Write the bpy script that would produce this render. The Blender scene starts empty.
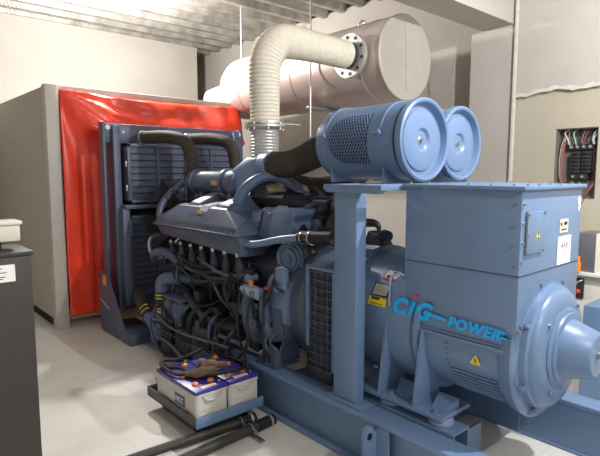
import bpy, bmesh, math, random
from mathutils import Vector, Matrix
PI = math.pi
R_ = math.radians
rnd = random.Random(7)
COL = bpy.context.scene.collection

# ------------------------------------------------------------------ materials
def srgb(c):
    return tuple(((v/255)/12.92 if v/255 <= .04045 else ((v/255+.055)/1.055)**2.4) for v in c)
def mat(name, rgb, rough=.5, metal=0., var=.0, vscale=6., bump=0., bscale=40., spec=.5, emit=None, rgb2=None):
    m = bpy.data.materials.new(name); m.use_nodes = True
    nt = m.node_tree; b = nt.nodes['Principled BSDF']
    c = srgb(rgb) + (1,)
    b.inputs['Base Color'].default_value = c
    b.inputs['Roughness'].default_value = rough
    b.inputs['Metallic'].default_value = metal
    b.inputs['Specular IOR Level'].default_value = spec
    tc = nt.nodes.new('ShaderNodeTexCoord')
    if var > 0:
        n = nt.nodes.new('ShaderNodeTexNoise'); n.inputs['Scale'].default_value = vscale
        n.inputs['Detail'].default_value = 6; n.inputs['Roughness'].default_value = .6
        nt.links.new(tc.outputs['Object'], n.inputs['Vector'])
        mx = nt.nodes.new('ShaderNodeMixRGB')
        c2 = (srgb(rgb2)+(1,)) if rgb2 else tuple(x*(1-var) for x in c[:3])+(1,)
        c1 = c if rgb2 else tuple(min(1, x*(1+var)) for x in c[:3])+(1,)
        mx.inputs[1].default_value = c1; mx.inputs[2].default_value = c2
        r = nt.nodes.new('ShaderNodeValToRGB')
        r.color_ramp.elements[0].position = .35; r.color_ramp.elements[1].position = .65
        nt.links.new(n.outputs['Fac'], r.inputs[0]); nt.links.new(r.outputs[0], mx.inputs[0])
        nt.links.new(mx.outputs[0], b.inputs['Base Color'])
    if bump > 0:
        n2 = nt.nodes.new('ShaderNodeTexNoise'); n2.inputs['Scale'].default_value = bscale
        n2.inputs['Detail'].default_value = 4
        bp = nt.nodes.new('ShaderNodeBump'); bp.inputs['Strength'].default_value = bump
        bp.inputs['Distance'].default_value = .01
        nt.links.new(tc.outputs['Object'], n2.inputs['Vector'])
        nt.links.new(n2.outputs['Fac'], bp.inputs['Height']); nt.links.new(bp.outputs[0], b.inputs['Normal'])
    if emit:
        b.inputs['Emission Color'].default_value = srgb(rgb)+(1,)
        b.inputs['Emission Strength'].default_value = emit
    return m
M = {}
M['blue'] = mat('blue paint', (108,134,169), .36, var=.05, vscale=3, bump=.03)
M['blue_dk'] = mat('engine blue paint', (80,92,116), .34, var=.16, vscale=9, bump=.08)
M['blue_mid'] = mat('mid blue enamel', (92,112,144), .32, var=.12, vscale=10, bump=.06)
M['blue_deep'] = mat('radiator blue paint', (84,92,116), .45, var=.08, vscale=4)
M['iron_dk'] = mat('dark cast iron', (46,52,64), .5, var=.4, vscale=14, bump=.3)  # dark mottled tone for castings, pipes and bolts
M['black'] = mat('black rubber', (26,26,28), .6, var=.2, vscale=20, bump=.15)
M['blackmat'] = mat('flat black', (14,14,16), .8)  # also paints the shade in the lug hole, fan opening and floor gap
M['hose'] = mat('brown black hose', (62,56,50), .75, var=.15, vscale=25, bump=.4, bscale=60)
M['steel'] = mat('bare steel', (176,178,180), .3, .9, var=.08)
M['zinc'] = mat('zinc pipe', (196,196,192), .4, .6)
M['brass'] = mat('brass clamp', (205,180,120), .3, .9)
M['copper'] = mat('red connector', (205,50,40), .45)
M['redwire'] = mat('dull red wire', (150,70,66), .6)
M['lightplate'] = mat('pale plate and top sheen', (196,198,200), .35, .3)  # also paints reflected light on the outlet tops
M['orange'] = mat('orange plastic', (250,145,50), .4)
M['white'] = mat('white plastic', (225,224,216), .5)
M['paper'] = mat('white paper', (240,240,238), .8)
M['ink'] = mat('black ink', (40,40,44), .7)
M['yellow'] = mat('yellow sticker', (235,215,40), .5)
M['batt'] = mat('battery case', (205,203,196), .45, var=.04)
M['purple'] = mat('purple lid', (62,58,150), .35)
M['sheath'] = mat('brown canvas sheath', (112,92,72), .9, var=.2, vscale=30)
M['tray'] = mat('dark grey tray paint', (74,78,80), .5, var=.15, vscale=10)
M['wrap'] = mat('glass cloth lagging', (214,208,192), .85, var=.05, vscale=20, bump=.25, bscale=90)
M['tank'] = mat('aluminium cladding', (206,192,184), .42, .4, var=.06, vscale=2.5, bump=.05, bscale=6)
M['tankend'] = mat('grey cladding end', (186,182,172), .5, .3, var=.04)
M['encl'] = mat('grey white painted steel', (190,186,178), .5, var=.03)
M['enclside'] = mat('light grey panel', (182,176,166), .6, var=.03)
M['cab'] = mat('dark grey enamel', (52,50,45), .55, var=.05)
M['cream'] = mat('cream plastic', (214,212,196), .5)
M['logo'] = mat('cyan blue lettering', (10,180,255), .5)
M['red'] = mat('red mark', (225,40,30), .5)
M['wire_g'] = mat('pale green wire', (170,195,175), .5)
M['wire_w'] = mat('white wire', (220,220,215), .5)
M['mount'] = mat('pale blue mount', (160,182,205), .35, .3)
M['screed'] = mat('pale board', (205,200,188), .7, var=.05)
M['bulb'] = mat('lit bulb', (255,250,240), .5, emit=60)
M['insul'] = mat('manifold insulation', (196,184,160), .8, var=.25, vscale=30, bump=.6, bscale=50)
M['aircl_in'] = mat('intake shade black', (22,26,36), .9)  # near-black that paints the shade inside the air intake
M['smoke'] = mat('grey sheet metal', (128,130,134), .4, .5)
M['steelgrey'] = mat('breaker box grey', (120,116,110), .6)

def wall_mat(name, rgb, rgb2, scale=1.2):
    m = mat(name, rgb, .92, var=.1, vscale=scale, bump=.12, bscale=30, rgb2=rgb2, spec=.2); return m
M['wall'] = wall_mat('painted plaster', (190,184,176), (182,176,168))
M['wall_low'] = wall_mat('skimmed plaster', (188,181,164), (180,173,156))
M['plaster'] = wall_mat('fresh white plaster', (216,210,198), (200,194,182), 20)

def floor_mat():
    m = mat('concrete screed', (186,178,164), .55, spec=.35)
    nt = m.node_tree; b = nt.nodes['Principled BSDF']
    tc = nt.nodes.new('ShaderNodeTexCoord')
    n = nt.nodes.new('ShaderNodeTexNoise'); n.inputs['Scale'].default_value = 1.6; n.inputs['Detail'].default_value = 8
    n2 = nt.nodes.new('ShaderNodeTexNoise'); n2.inputs['Scale'].default_value = 30; n2.inputs['Detail'].default_value = 4
    r = nt.nodes.new('ShaderNodeValToRGB')
    r.color_ramp.elements[0].position = .3; r.color_ramp.elements[0].color = srgb((206,203,196))+(1,)
    r.color_ramp.elements[1].position = .7; r.color_ramp.elements[1].color = srgb((228,225,218))+(1,)
    br = nt.nodes.new('ShaderNodeTexBrick'); br.offset = 0
    br.inputs['Scale'].default_value = 1; br.inputs['Mortar Size'].default_value = .006
    br.inputs['Brick Width'].default_value = .6; br.inputs['Row Height'].default_value = .6
    br.inputs['Color1'].default_value = (1,1,1,1); br.inputs['Color2'].default_value = (.95,.95,.95,1)
    br.inputs['Mortar'].default_value = (.72,.72,.72,1)
    mx = nt.nodes.new('ShaderNodeMixRGB'); mx.blend_type = 'MULTIPLY'; mx.inputs[0].default_value = .22
    ad = nt.nodes.new('ShaderNodeMath'); ad.operation = 'MULTIPLY_ADD'; ad.inputs[1].default_value = .3
    nt.links.new(tc.outputs['Object'], n.inputs['Vector']); nt.links.new(tc.outputs['Object'], n2.inputs['Vector'])
    nt.links.new(tc.outputs['Object'], br.inputs['Vector'])
    nt.links.new(n2.outputs['Fac'], ad.inputs[0]); nt.links.new(n.outputs['Fac'], ad.inputs[2])
    sb = nt.nodes.new('ShaderNodeMath'); sb.operation = 'SUBTRACT'; sb.inputs[1].default_value = .15
    nt.links.new(ad.outputs[0], sb.inputs[0]); nt.links.new(sb.outputs[0], r.inputs[0])
    nt.links.new(r.outputs[0], mx.inputs[1]); nt.links.new(br.outputs['Color'], mx.inputs[2])
    nt.links.new(mx.outputs[0], b.inputs['Base Color'])
    return m
M['floor'] = floor_mat()

def deck_mat():
    m = mat('galvanised deck', (190,186,180), .38, .55)
    nt = m.node_tree; b = nt.nodes['Principled BSDF']
    tc = nt.nodes.new('ShaderNodeTexCoord')
    w = nt.nodes.new('ShaderNodeTexWave'); w.bands_direction = 'DIAGONAL'; w.inputs['Scale'].default_value = 14
    w.inputs['Distortion'].default_value = 2.5
    n = nt.nodes.new('ShaderNodeTexNoise'); n.inputs['Scale'].default_value = 5; n.inputs['Detail'].default_value = 6
    bp = nt.nodes.new('ShaderNodeBump'); bp.inputs['Strength'].default_value = .3; bp.inputs['Distance'].default_value = .008
    r = nt.nodes.new('ShaderNodeValToRGB')
    r.color_ramp.elements[0].position = .35; r.color_ramp.elements[0].color = srgb((150,146,140))+(1,)
    r.color_ramp.elements[1].position = .7; r.color_ramp.elements[1].color = srgb((196,192,186))+(1,)
    nt.links.new(tc.outputs['Object'], w.inputs['Vector']); nt.links.new(tc.outputs['Object'], n.inputs['Vector'])
    nt.links.new(w.outputs['Fac'], bp.inputs['Height']); nt.links.new(bp.outputs[0], b.inputs['Normal'])
    nt.links.new(n.outputs['Fac'], r.inputs[0]); nt.links.new(r.outputs[0], b.inputs['Base Color'])
    return m
M['deck'] = deck_mat()

def tarp_mat():
    m = mat('red tarpaulin', (234,66,42), .34, var=.12, vscale=2.5, spec=.6)
    b = m.node_tree.nodes['Principled BSDF']
    return m
M['tarp'] = tarp_mat()

# ------------------------------------------------------------------ mesh builder
def V(*a): return Vector(a)
SPLIT = {'lifting_eye','foot_bolt','guard_bar','flange_bolt','cover_screw','box_screw','door_screw','bell_bolt','cone_bolt','body_flange','vent_frame','turbo_flange','turbo_foot','saddle',
 'door_bolt','housing_bolt','printed_line','case_rib','cover_bolt','cover_ring','gusset_bolt','duct_support','stand_leg','tank_eye','rating_mark','coupling_clamp',
 'fuel_rail','filter_cap','pipe_clamp','valve_block','terminal_screw','engine_mount','cradle_rail','filter_head_part','pan_plate','lug_eye','louvre_panel_x'}
def frame_of(d):
    d = d.normalized()
    a = Vector((0,0,1)) if abs(d.z) < .9 else Vector((1,0,0))
    u = d.cross(a).normalized(); v = d.cross(u).normalized()
    return u, v
class MB:
    def __init__(s): s.v = []; s.f = []
    def add(s, vs, fs):
        o = len(s.v); s.v += [Vector(v) for v in vs]; s.f += [tuple(i+o for i in f) for f in fs]; return s
    def box(s, x0, x1, y0, y1, z0, z1, b=0.):
        x0,x1 = sorted((x0,x1)); y0,y1 = sorted((y0,y1)); z0,z1 = sorted((z0,z1))
        b = min(b, (x1-x0)*.45, (y1-y0)*.45, (z1-z0)*.45)
        if b <= 0:
            vs = [(x,y,z) for z in (z0,z1) for y in (y0,y1) for x in (x0,x1)]
            return s.add(vs, [(0,2,3,1),(4,5,7,6),(0,1,5,4),(2,6,7,3),(0,4,6,2),(1,3,7,5)])
        bm = bmesh.new()
        bmesh.ops.create_cube(bm, size=1)
        for v in bm.verts:
            v.co = Vector((x0 if v.co.x < 0 else x1, y0 if v.co.y < 0 else y1, z0 if v.co.z < 0 else z1))
        bmesh.ops.bevel(bm, geom=list(bm.edges), offset=b, segments=2, profile=.5, affect='EDGES')
        s.bm(bm); return s
    def bm(s, bm, mtx=None):
        bm.verts.ensure_lookup_table()
        vs = [(mtx @ v.co) if mtx else v.co.copy() for v in bm.verts]
        s.add(vs, [tuple(v.index for v in f.verts) for f in bm.faces]); bm.free()
    def hull(s, pts, b=0.):
        bm = bmesh.new()
        for p in pts: bm.verts.new(p)
        r = bmesh.ops.convex_hull(bm, input=list(bm.verts))
        bmesh.ops.delete(bm, geom=[e for e in r['geom_unused'] if isinstance(e, bmesh.types.BMVert)], context='VERTS')
        bmesh.ops.dissolve_limit(bm, angle_limit=.02, verts=list(bm.verts), edges=list(bm.edges))
        if b > 0: bmesh.ops.bevel(bm, geom=list(bm.edges), offset=b, segments=2, profile=.5, affect='EDGES')
        bm.verts.index_update(); s.bm(bm); return s
    def tbox(s, a, zb, t, zt, b=0.):   # tapered box: a=(x0,x1,y0,y1) at zb, t at zt
        pts = [(x,y,zb) for x in a[:2] for y in a[2:]] + [(x,y,zt) for x in t[:2] for y in t[2:]]
        return s.hull(pts, b)
    def prism(s, poly, axis, a0, a1):
        # poly in the plane normal to axis; 'x': (y,z)  'y': (x,z)  'z': (x,y)
        def mk(p, a): return {'x':(a,p[0],p[1]),'y':(p[0],a,p[1]),'z':(p[0],p[1],a)}[axis]
        n = len(poly)
        vs = [mk(p,a0) for p in poly]+[mk(p,a1) for p in poly]
        fs = [tuple(range(n)), tuple(range(2*n-1,n-1,-1))]+[(i,(i+1)%n,n+(i+1)%n,n+i) for i in range(n)]
        return s.add(vs, fs)
    def cyl(s, p0, p1, r0, r1=None, n=24, caps=True):
        p0, p1 = Vector(p0), Vector(p1); r1 = r0 if r1 is None else r1
        u, v = frame_of(p1-p0)
        vs = []
        for p, r in ((p0,r0),(p1,r1)):
            vs += [p+(u*math.cos(2*PI*i/n)+v*math.sin(2*PI*i/n))*r for i in range(n)]
        fs = [(i,(i+1)%n,n+(i+1)%n,n+i) for i in range(n)]
        if caps: fs += [tuple(range(n-1,-1,-1)), tuple(range(n,2*n))]
        return s.add(vs, fs)
    def lathe(s, prof, origin, d, n=40):
        # prof: (distance along axis, radius)
        o = Vector(origin); d = Vector(d).normalized(); u, v = frame_of(d); vs = []; fs = []
        for (h, r) in prof:
            vs += [o+d*h+(u*math.cos(2*PI*i/n)+v*math.sin(2*PI*i/n))*max(r,.0004) for i in range(n)]
        for k in range(len(prof)-1):
            fs += [(k*n+i, k*n+(i+1)%n, (k+1)*n+(i+1)%n, (k+1)*n+i) for i in range(n)]
        if prof[0][1] > .001: fs.append(tuple(range(n-1,-1,-1)))
        if prof[-1][1] > .001: fs.append(tuple(range((len(prof)-1)*n, len(prof)*n)))
        return s.add(vs, fs)
    def tube(s, pts, r, n=14, smooth=True, sub=6, ridge=0., closed_caps=True, rings=None):
        P = [Vector(p) for p in pts]
        rr = r if isinstance(r, (list,tuple)) else [r]*len(P)
        if smooth and len(P) > 2:
            Q = []; RR = []
            for i in range(len(P)-1):
                a = P[max(i-1,0)]; b = P[i]; c = P[i+1]; d = P[min(i+2,len(P)-1)]
                for k in range(sub):
                    t = k/sub
                    Q.append(.5*((2*b)+(c-a)*t+(2*a-5*b+4*c-d)*t*t+(3*b-a-3*c+d)*t**3)); RR.append(rr[i]*(1-t)+rr[i+1]*t)
            Q.append(P[-1]); RR.append(rr[-1]); P, rr = Q, RR
        if ridge:
            # resample densely and ripple the radius
            L = [0]
            for i in range(1,len(P)): L.append(L[-1]+(P[i]-P[i-1]).length)
            N = int(L[-1]/ridge*3)+1; Q = []; RR = []; j = 0
            for k in range(N+1):
                l = L[-1]*k/N
                while j < len(L)-2 and L[j+1] < l: j += 1
                t = (l-L[j])/max(L[j+1]-L[j],1e-9)
                Q.append(P[j].lerp(P[j+1],t)); RR.append((rr[j]*(1-t)+rr[j+1]*t)*(1+(.0 if k%3 else .055)))
            P, rr = Q, RR
        d0 = (P[1]-P[0]).normalized(); u, v = frame_of(d0); vs = []
        for i, p in enumerate(P):
            d = ((P[min(i+1,len(P)-1)]-P[max(i-1,0)])).normalized()
            u = (u-d*u.dot(d)).normalized(); v = d.cross(u)
            vs += [p+(u*math.cos(2*PI*k/n)+v*math.sin(2*PI*k/n))*rr[i] for k in range(n)]
        m = len(P)
        fs = [(i*n+k, i*n+(k+1)%n, (i+1)*n+(k+1)%n, (i+1)*n+k) for i in range(m-1) for k in range(n)]
        fs += [tuple(range(n-1,-1,-1)), tuple(range((m-1)*n, m*n))]
        return s.add(vs, fs)
    def bar(s, p0, p1, w, h):   # rectangular bar between two points
        p0, p1 = Vector(p0), Vector(p1); u, v = frame_of(p1-p0)
        vs = [p+u*a*w/2+v*b*h/2 for p in (p0,p1) for a,b in ((-1,-1),(1,-1),(1,1),(-1,1))]
        return s.add(vs, [(3,2,1,0),(4,5,6,7),(0,1,5,4),(1,2,6,5),(2,3,7,6),(3,0,4,7)])
    def torus(s, c, d, R, r, n=40, m=10):
        c = Vector(c); u, v = frame_of(Vector(d)); w = Vector(d).normalized(); vs = []; fs = []
        for i in range(n):
            a = 2*PI*i/n; e = u*math.cos(a)+v*math.sin(a)
            vs += [c+e*(R+r*math.cos(2*PI*j/m))+w*r*math.sin(2*PI*j/m) for j in range(m)]
        for i in range(n):
            for j in range(m):
                fs.append((i*m+j, ((i+1)%n)*m+j, ((i+1)%n)*m+(j+1)%m, i*m+(j+1)%m))
        return s.add(vs, fs)
    def sphere(s, c, r, sx=1, sy=1, sz=1, n=16):
        bm = bmesh.new(); bmesh.ops.create_uvsphere(bm, u_segments=n, v_segments=n//2+2, radius=r)
        s.bm(bm, Matrix.Translation(Vector(c)) @ Matrix.Diagonal((sx,sy,sz,1))); return s
    def bolts(s, pts, d, r=.012, h=.01):
        d = Vector(d).normalized()
        for p in pts: s.cyl(Vector(p)-d*.002, Vector(p)+d*h, r, n=6)
        return s
    def mesh(s, name, m, off=Vector((0,0,0)), angle=35):
        me = bpy.data.meshes.new(name)
        me.from_pydata([v-off for v in s.v], [], s.f); me.update()
        bm = bmesh.new(); bm.from_mesh(me); bmesh.ops.recalc_face_normals(bm, faces=list(bm.faces)); bm.to_mesh(me); bm.free()
        me.materials.append(m)
        for p in me.polygons: p.use_smooth = True
        me.set_sharp_from_angle(angle=R_(angle))
        return me
    def split(s, name, m, parent=None, angle=35):
        par = list(range(len(s.v)))
        def f(i):
            while par[i] != i: par[i] = par[par[i]]; i = par[i]
            return i
        for fc in s.f:
            for q in fc[1:]: par[f(q)] = f(fc[0])
        comp = {}
        for fc in s.f: comp.setdefault(f(fc[0]), []).append(fc)
        o = None
        for k in sorted(comp):
            ids = sorted({i for fc in comp[k] for i in fc}); mp = {i:j for j,i in enumerate(ids)}
            q = MB(); q.v = [s.v[i] for i in ids]; q.f = [tuple(mp[i] for i in fc) for fc in comp[k]]
            o = q.build(name, m, parent, angle, True)
        return o
    def build(s, name, m, parent=None, angle=35, whole=False):
        if not whole and name in SPLIT: return s.split(name, m, parent, angle)
        off = Vector((0,0,0)); q = parent
        while q is not None: off += q.location; q = q.parent
        o = bpy.data.objects.new(name, s.mesh(name, M[m] if isinstance(m,str) else m, off, angle))
        COL.objects.link(o); o.parent = parent
        return o
def tag(o, label=None, cat=None, group=None, kind=None):
    if label: o['label'] = label
    if cat: o['category'] = cat
    if group: o['group'] = group
    if kind: o['kind'] = kind
    return o
def thing(name, label, cat, loc, group=None):
    o = bpy.data.objects.new(name, None); COL.objects.link(o); o.location = loc
    o.empty_display_size = .1
    return tag(o, label, cat, group)
def copy_tree(o, loc=None, parent=None):
    c = o.copy(); COL.objects.link(c); c.parent = parent
    if loc is not None: c.location = loc
    for ch in list(o.children): copy_tree(ch, None, c)
    return c
def struct(o): o['kind'] = 'structure'; return o

# ================================================================== SETTING
CZ = 3.78
struct(MB().box(-1.7,6.2,-2.7,9.3,-.12,0).build('floor','floor'))
# corrugated steel deck, ribs running along x
prof = []; y = -2.7
while y < 9.3:
    prof += [(y,CZ+.10),(y+.17,CZ+.10),(y+.22,CZ),(y+.29,CZ),(y+.34,CZ+.10)]
    y += .34
pts = []
for p in prof:
    if not pts or abs(p[0]-pts[-1][0]) > 1e-4 or abs(p[1]-pts[-1][1]) > 1e-4: pts.append(p)
mb = MB(); n = len(pts)
vs = [(-1.7,a,b) for a,b in pts]+[(6.2,a,b) for a,b in pts]+[(-1.7,a,CZ+.16) for a,b in pts]+[(6.2,a,CZ+.16) for a,b in pts]
fs = [(i,i+1,n+i+1,n+i) for i in range(n-1)]+[(2*n+i,2*n+i+1,3*n+i+1,3*n+i) for i in range(n-1)]
fs += [(i,i+1,2*n+i+1,2*n+i) for i in range(n-1)]+[(n+i,n+i+1,3*n+i+1,3*n+i) for i in range(n-1)]
mb.add(vs, fs)
struct(mb.build('ceiling','deck',angle=20))
struct(MB().box(-1.7,4.79,8.1,9.2,0,CZ+.05).build('wall_back','wall'))
struct(MB().box(4.79,6.2,9.2,9.3,0,CZ+.05).build('wall_back_recess','wall'))
struct(MB().box(-1.8,-1.7,-2.7,9.3,0,CZ+.05).build('wall_left','wall'))
struct(MB().box(-1.7,6.2,-2.8,-2.7,0,CZ+.05).build('wall_front','wall'))
# right wall: pillar, recessed stretch behind it, plastered stretch with the breaker niche
struct(MB().box(5.0,5.6,2.47,2.95,0,CZ+.05).build('wall_right_pillar','wall'))
struct(MB().box(5.25,5.6,2.95,9.2,0,CZ+.05).build('wall_right_recess','wall'))
NY0,NY1,NZ0,NZ1 = 1.695,2.06,1.40,2.04
struct(MB().box(5.02,5.4,-2.7,NY0,0,CZ+.05).box(5.02,5.4,NY1,2.47,0,CZ+.05).box(5.02,5.4,NY0,NY1,0,NZ0)
       .box(5.02,5.4,NY0,NY1,NZ1,CZ+.05).box(5.16,5.4,NY0,NY1,NZ0,NZ1).build('wall_right','wall_low'))
# thicker plaster coat above, with a broken lower edge
def jag(y): return 2.385+.006*math.sin(y*23)+.004*math.sin(y*61+1)+.035*math.exp(-((y-2.1)/.12)**2)+.02*math.exp(-((y-1.75)/.2)**2)
ys = [2.47-i*.04 for i in range(130)]
poly = [(q, jag(q)) for q in ys]+[(ys[-1],CZ),(2.47,CZ)]
struct(MB().prism(poly,'x',4.98,5.03).build('wall_right_upper','wall'))
poly = [(q, jag(q)-.012-.012*abs(math.sin(q*17))) for q in ys]+[(q, jag(q)+.012+.008*math.sin(q*40)) for q in reversed(ys)]
struct(MB().prism(poly,'x',4.972,5.022).build('trim_1','plaster'))
struct(MB().box(4.965,5.0,2.445,2.475,0,CZ+.05,.004).build('trim_2','plaster'))
struct(MB().box(-1.7,5.0,2.50,2.84,3.07,CZ+.06).build('trim_3','wall'))
# ================================================================== LAMPS
def lamp(loc, label, energy, drop, size=.06, col=(1,.98,.95)):
    t = thing('pendant_bulb', label, 'lamp', loc, None)
    x,y,z = loc
    MB().cyl((x,y,z+drop),(x,y,CZ+.05),.006,n=8).build('cord','white',t)
    MB().lathe([(0,.03),(.06,.03),(.07,.015)],(x,y,z+.05),(0,0,1),16).build('socket','white',t)
    MB().lathe([(-.075,.004),(-.068,.03),(-.04,.055),(-.01,.058),(.03,.04),(.05,.028)],(x,y,z),(0,0,1),20).build('bulb','bulb',t)
    l = bpy.data.lights.new('bulb_light','POINT'); l.energy = energy; l.shadow_soft_size = size; l.color = col
    o = bpy.data.objects.new('bulb_light', l); COL.objects.link(o); o.location = (0,0,-.15); o.parent = t
    return t
lamp((2.63,5.82,3.50),'glaring bare bulb hanging under the corrugated ceiling',330,.12,col=(1,.98,.95))
lamp((3.05,.35,3.30),'bare bulb hanging above the near end of the alternator',270,.12,.022,col=(.98,.98,1))
lamp((1.7,-1.5,3.42),'bare bulb hanging near the photographer above the open floor',165,.12,.03,col=(.96,.98,1))

# ================================================================== ENCLOSURE + TARP
t = thing('plenum_enclosure','tall light grey sheet steel enclosure behind the radiator, front covered in red sheet','enclosure',(2.7,6.6,0))
MB().box(1.582,1.607,5.66,7.95,.10,2.50,.004).build('side_panel','enclside',t)
MB().box(1.572,1.702,5.58,5.69,.0,2.515,.006).build('corner_post','encl',t)
MB().box(3.84,3.92,5.62,5.69,0,2.50,.006).build('corner_post','encl',t)
MB().box(1.71,3.84,5.60,5.69,2.44,2.51,.006).build('top_rail','encl',t)
MB().box(1.60,3.88,5.69,7.95,2.46,2.50,.004).build('roof_panel','encl',t)
MB().box(1.60,3.88,7.90,7.95,.10,2.46).build('rear_panel','enclside',t)
MB().box(3.86,3.88,5.69,7.90,.10,2.46).build('side_panel','enclside',t)
MB().box(1.71,3.84,5.68,5.70,.06,.12,.004).build('bottom_rail','encl',t)
MB().box(1.60,1.66,5.72,7.9,.0,.10).build('gap_shade','blackmat',t)  # black strip paints the shade in the gap under the side panel
# red tarpaulin: hangs over the front, gathered and sagging at the top left
def tarp():
    nx, nz = 90, 90; x0, x1, z0, z1 = 1.70, 3.86, .13, 2.50
    vs = []; fs = []
    for j in range(nz+1):
        for i in range(nx+1):
            a = i/nx; b = j/nz
            x = x0+(x1-x0)*a
            zt = z1-.035-.05*math.sin(PI*min(1,a*1.0))**2*(1+.3*math.sin(9*a))
            z = z0+(zt-z0)*b
            # folds fanning from the upper left corner
            dx, dz = a*2.16+.02, (1-b)*2.37+.02
            ang = math.atan2(dz,dx); rr = math.hypot(dx,dz)
            f = .03*math.sin(ang*17+1.2*math.sin(rr*2.3))*min(1,rr*1.4)*math.exp(-rr*.75)
            f += .014*math.sin(a*19+b*6+math.sin(b*7))*(.35+.65*b)
            f += .008*math.sin(a*47+8*b+2*math.sin(b*5))
            zc = 2.0+.46*math.exp(-((x-1.72)/.17))-.03*math.sin((x-1.7)*9)
            h = (z-zc)/max(.02,zt-zc)
            amp = .15*min(1,(x-1.70)/.25)
            if z > zc: f += amp*max(0,1-h)**1.0+.018*math.sin(ang*34+rr*5)*min(1,(x-1.7)/.3)*(1-h)
            else: f += amp*math.exp(-((zc-z)/.035)**1.3)
            f += .02*math.sin(b*31+a*22)*max(0,b-.78)*2
            vs.append((x,5.565-.02-max(f,-.015), z))
    for j in range(nz):
        for i in range(nx):
            k = j*(nx+1)+i; fs.append((k,k+1,k+nx+2,k+nx+1))
    return MB().add(vs,fs)
o = tarp().build('tarpaulin','tarp',angle=180)
md = o.modifiers.new('thick','SOLIDIFY'); md.thickness = .003
tag(o,'creased bright red tarpaulin sheet hung over the front of the grey enclosure','tarpaulin')

# ================================================================== BLACK CABINET, CREAM BOX
t = thing('control_cabinet','dark grey floor cabinet with a paper notice at the left edge','cabinet',(.1,2.5,0))
MB().box(-.45,.585,2.392,2.66,.04,1.295,.006).build('body','cab',t)
MB().box(-.46,.595,2.385,2.67,1.295,1.312,.003).build('top_panel','cab',t)
MB().box(-.43,.57,2.41,2.64,0,.05).build('plinth','blackmat',t)
nt_ = MB().box(.33,.52,2.389,2.392,1.19,1.262).build('paper_notice','paper',t)
mb = MB()
for i in range(7): mb.box(.345,.345+.11+.05*rnd.random(),2.3875,2.389,1.247-i*.009,1.250-i*.009)
mb.build('printed_line','ink',nt_)
t = thing('storage_case','cream plastic lidded box on black feet on top of the dark cabinet','box',(.35,2.5,1.312))
MB().box(.10,.572,2.49,2.60,1.345,1.42,.008).build('case_body','cream',t)
MB().box(.09,.58,2.48,2.61,1.418,1.435,.005).build('lid','cream',t)
MB().box(.14,.50,2.51,2.59,1.312,1.347).build('foot','black',t)

# ================================================================== SILENCER, DUCT
t = thing('exhaust_silencer','large horizontal cylindrical exhaust silencer clad in pale metal, hung below the ceiling','silencer',(4.1,4.5,2.72))
MB().lathe([(0,.392),(.03,.395),(2.45,.395),(2.60,.385),(2.70,.34),(2.78,.25),(2.80,.12)],(4.1,3.1,2.72),(0,1,0),64).build('shell','tank',t)
MB().lathe([(0,.01),(.0,.37),(-.004,.378),(-.004,.392),(.004,.400),(.03,.400)],(4.1,3.098,2.72),(0,1,0),64).build('end_cap','tankend',t)
for yy in (3.35,4.35,5.35): MB().torus((4.1,yy,2.72),(0,1,0),.396,.004,64,6).build('band','zinc',t)
MB().bar((4.105,3.0945,2.40),(4.07,3.0945,3.06),.004,.003).build('sheet_seam','tankend',t)
MB().torus((4.1,3.66,3.14),(1,.3,0),.034,.009,20,8).build('lifting_eye','steel',t)
MB().cyl((4.1,5.8,2.72),(4.1,6.5,2.66),.16,.16,24).build('outlet_pipe','wrap',t)
fl = MB().lathe([(0,.125),(0,.205),(.022,.205),(.022,.125)],(3.655,3.42,2.725),(1,0,0),36).build('inlet_flange','zinc',t)
MB().cyl((3.67,3.42,2.725),(3.80,3.42,2.725),.125,n=30).build('inlet_neck','tank',t)
mb = MB()
for k in range(10):
    a = 2*PI*k/10+.2; mb.cyl((3.64,3.42+.168*math.cos(a),2.725+.168*math.sin(a)),(3.69,3.42+.168*math.cos(a),2.725+.168*math.sin(a)),.017,n=6)
mb.build('flange_bolt','iron_dk',fl)

SIL = t
t = thing('lagged_exhaust_pipe','cream cloth-wrapped exhaust pipe rising from the engine and bending to the silencer','pipe',(2.65,3.42,1.62))
path = [(2.65,3.42,2.04),(2.65,3.42,2.2),(2.65,3.42,2.44),(2.68,3.42,2.58),(2.78,3.42,2.70),(2.92,3.42,2.735),(3.2,3.42,2.735),(3.5,3.42,2.73),(3.60,3.42,2.728)]
MB().tube(path,[.118,.12,.125,.132,.134,.134,.125,.121,.12],n=36,ridge=.030).build('lagging','wrap',t,angle=60)
fo = MB().lathe([(-.012,.06),(-.012,.17),(.006,.17),(.006,.06)],(2.65,3.42,2.02),(0,0,1),36).build('joint_flange','zinc',t)
mb = MB()
for k in range(8):
    a = 2*PI*k/8+.3; mb.cyl((2.65+.152*math.cos(a),3.42+.152*math.sin(a),1.985),(2.65+.152*math.cos(a),3.42+.152*math.sin(a),2.045),.010,n=6)
mb.build('flange_bolt','zinc',fo)
MB().lathe([(-.01,.118),(-.01,.15),(.006,.15),(.006,.118)],(2.65,3.42,2.045),(0,0,1),36).build('upper_flange','zinc',t)
MB().bar((2.50,3.30,2.035),(2.92,3.30,2.035),.03,.008).build('support_strap','zinc',t)
MB().tube([(2.65,3.42,2.01),(2.65,3.42,1.8),(2.65,3.42,1.60)],.112,n=32,ridge=.026).build('bellows','zinc',t,angle=60)
MB().lathe([(0,.0),(0,.122),(.05,.122),(.05,0)],(3.60,3.42,2.726),(1,0,0),32).build('neck_ring','iron_dk',t)
MB().cyl((3.645,3.42,2.725),(3.655,3.42,2.725),.2,n=36).build('pipe_flange','zinc',t)

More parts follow.
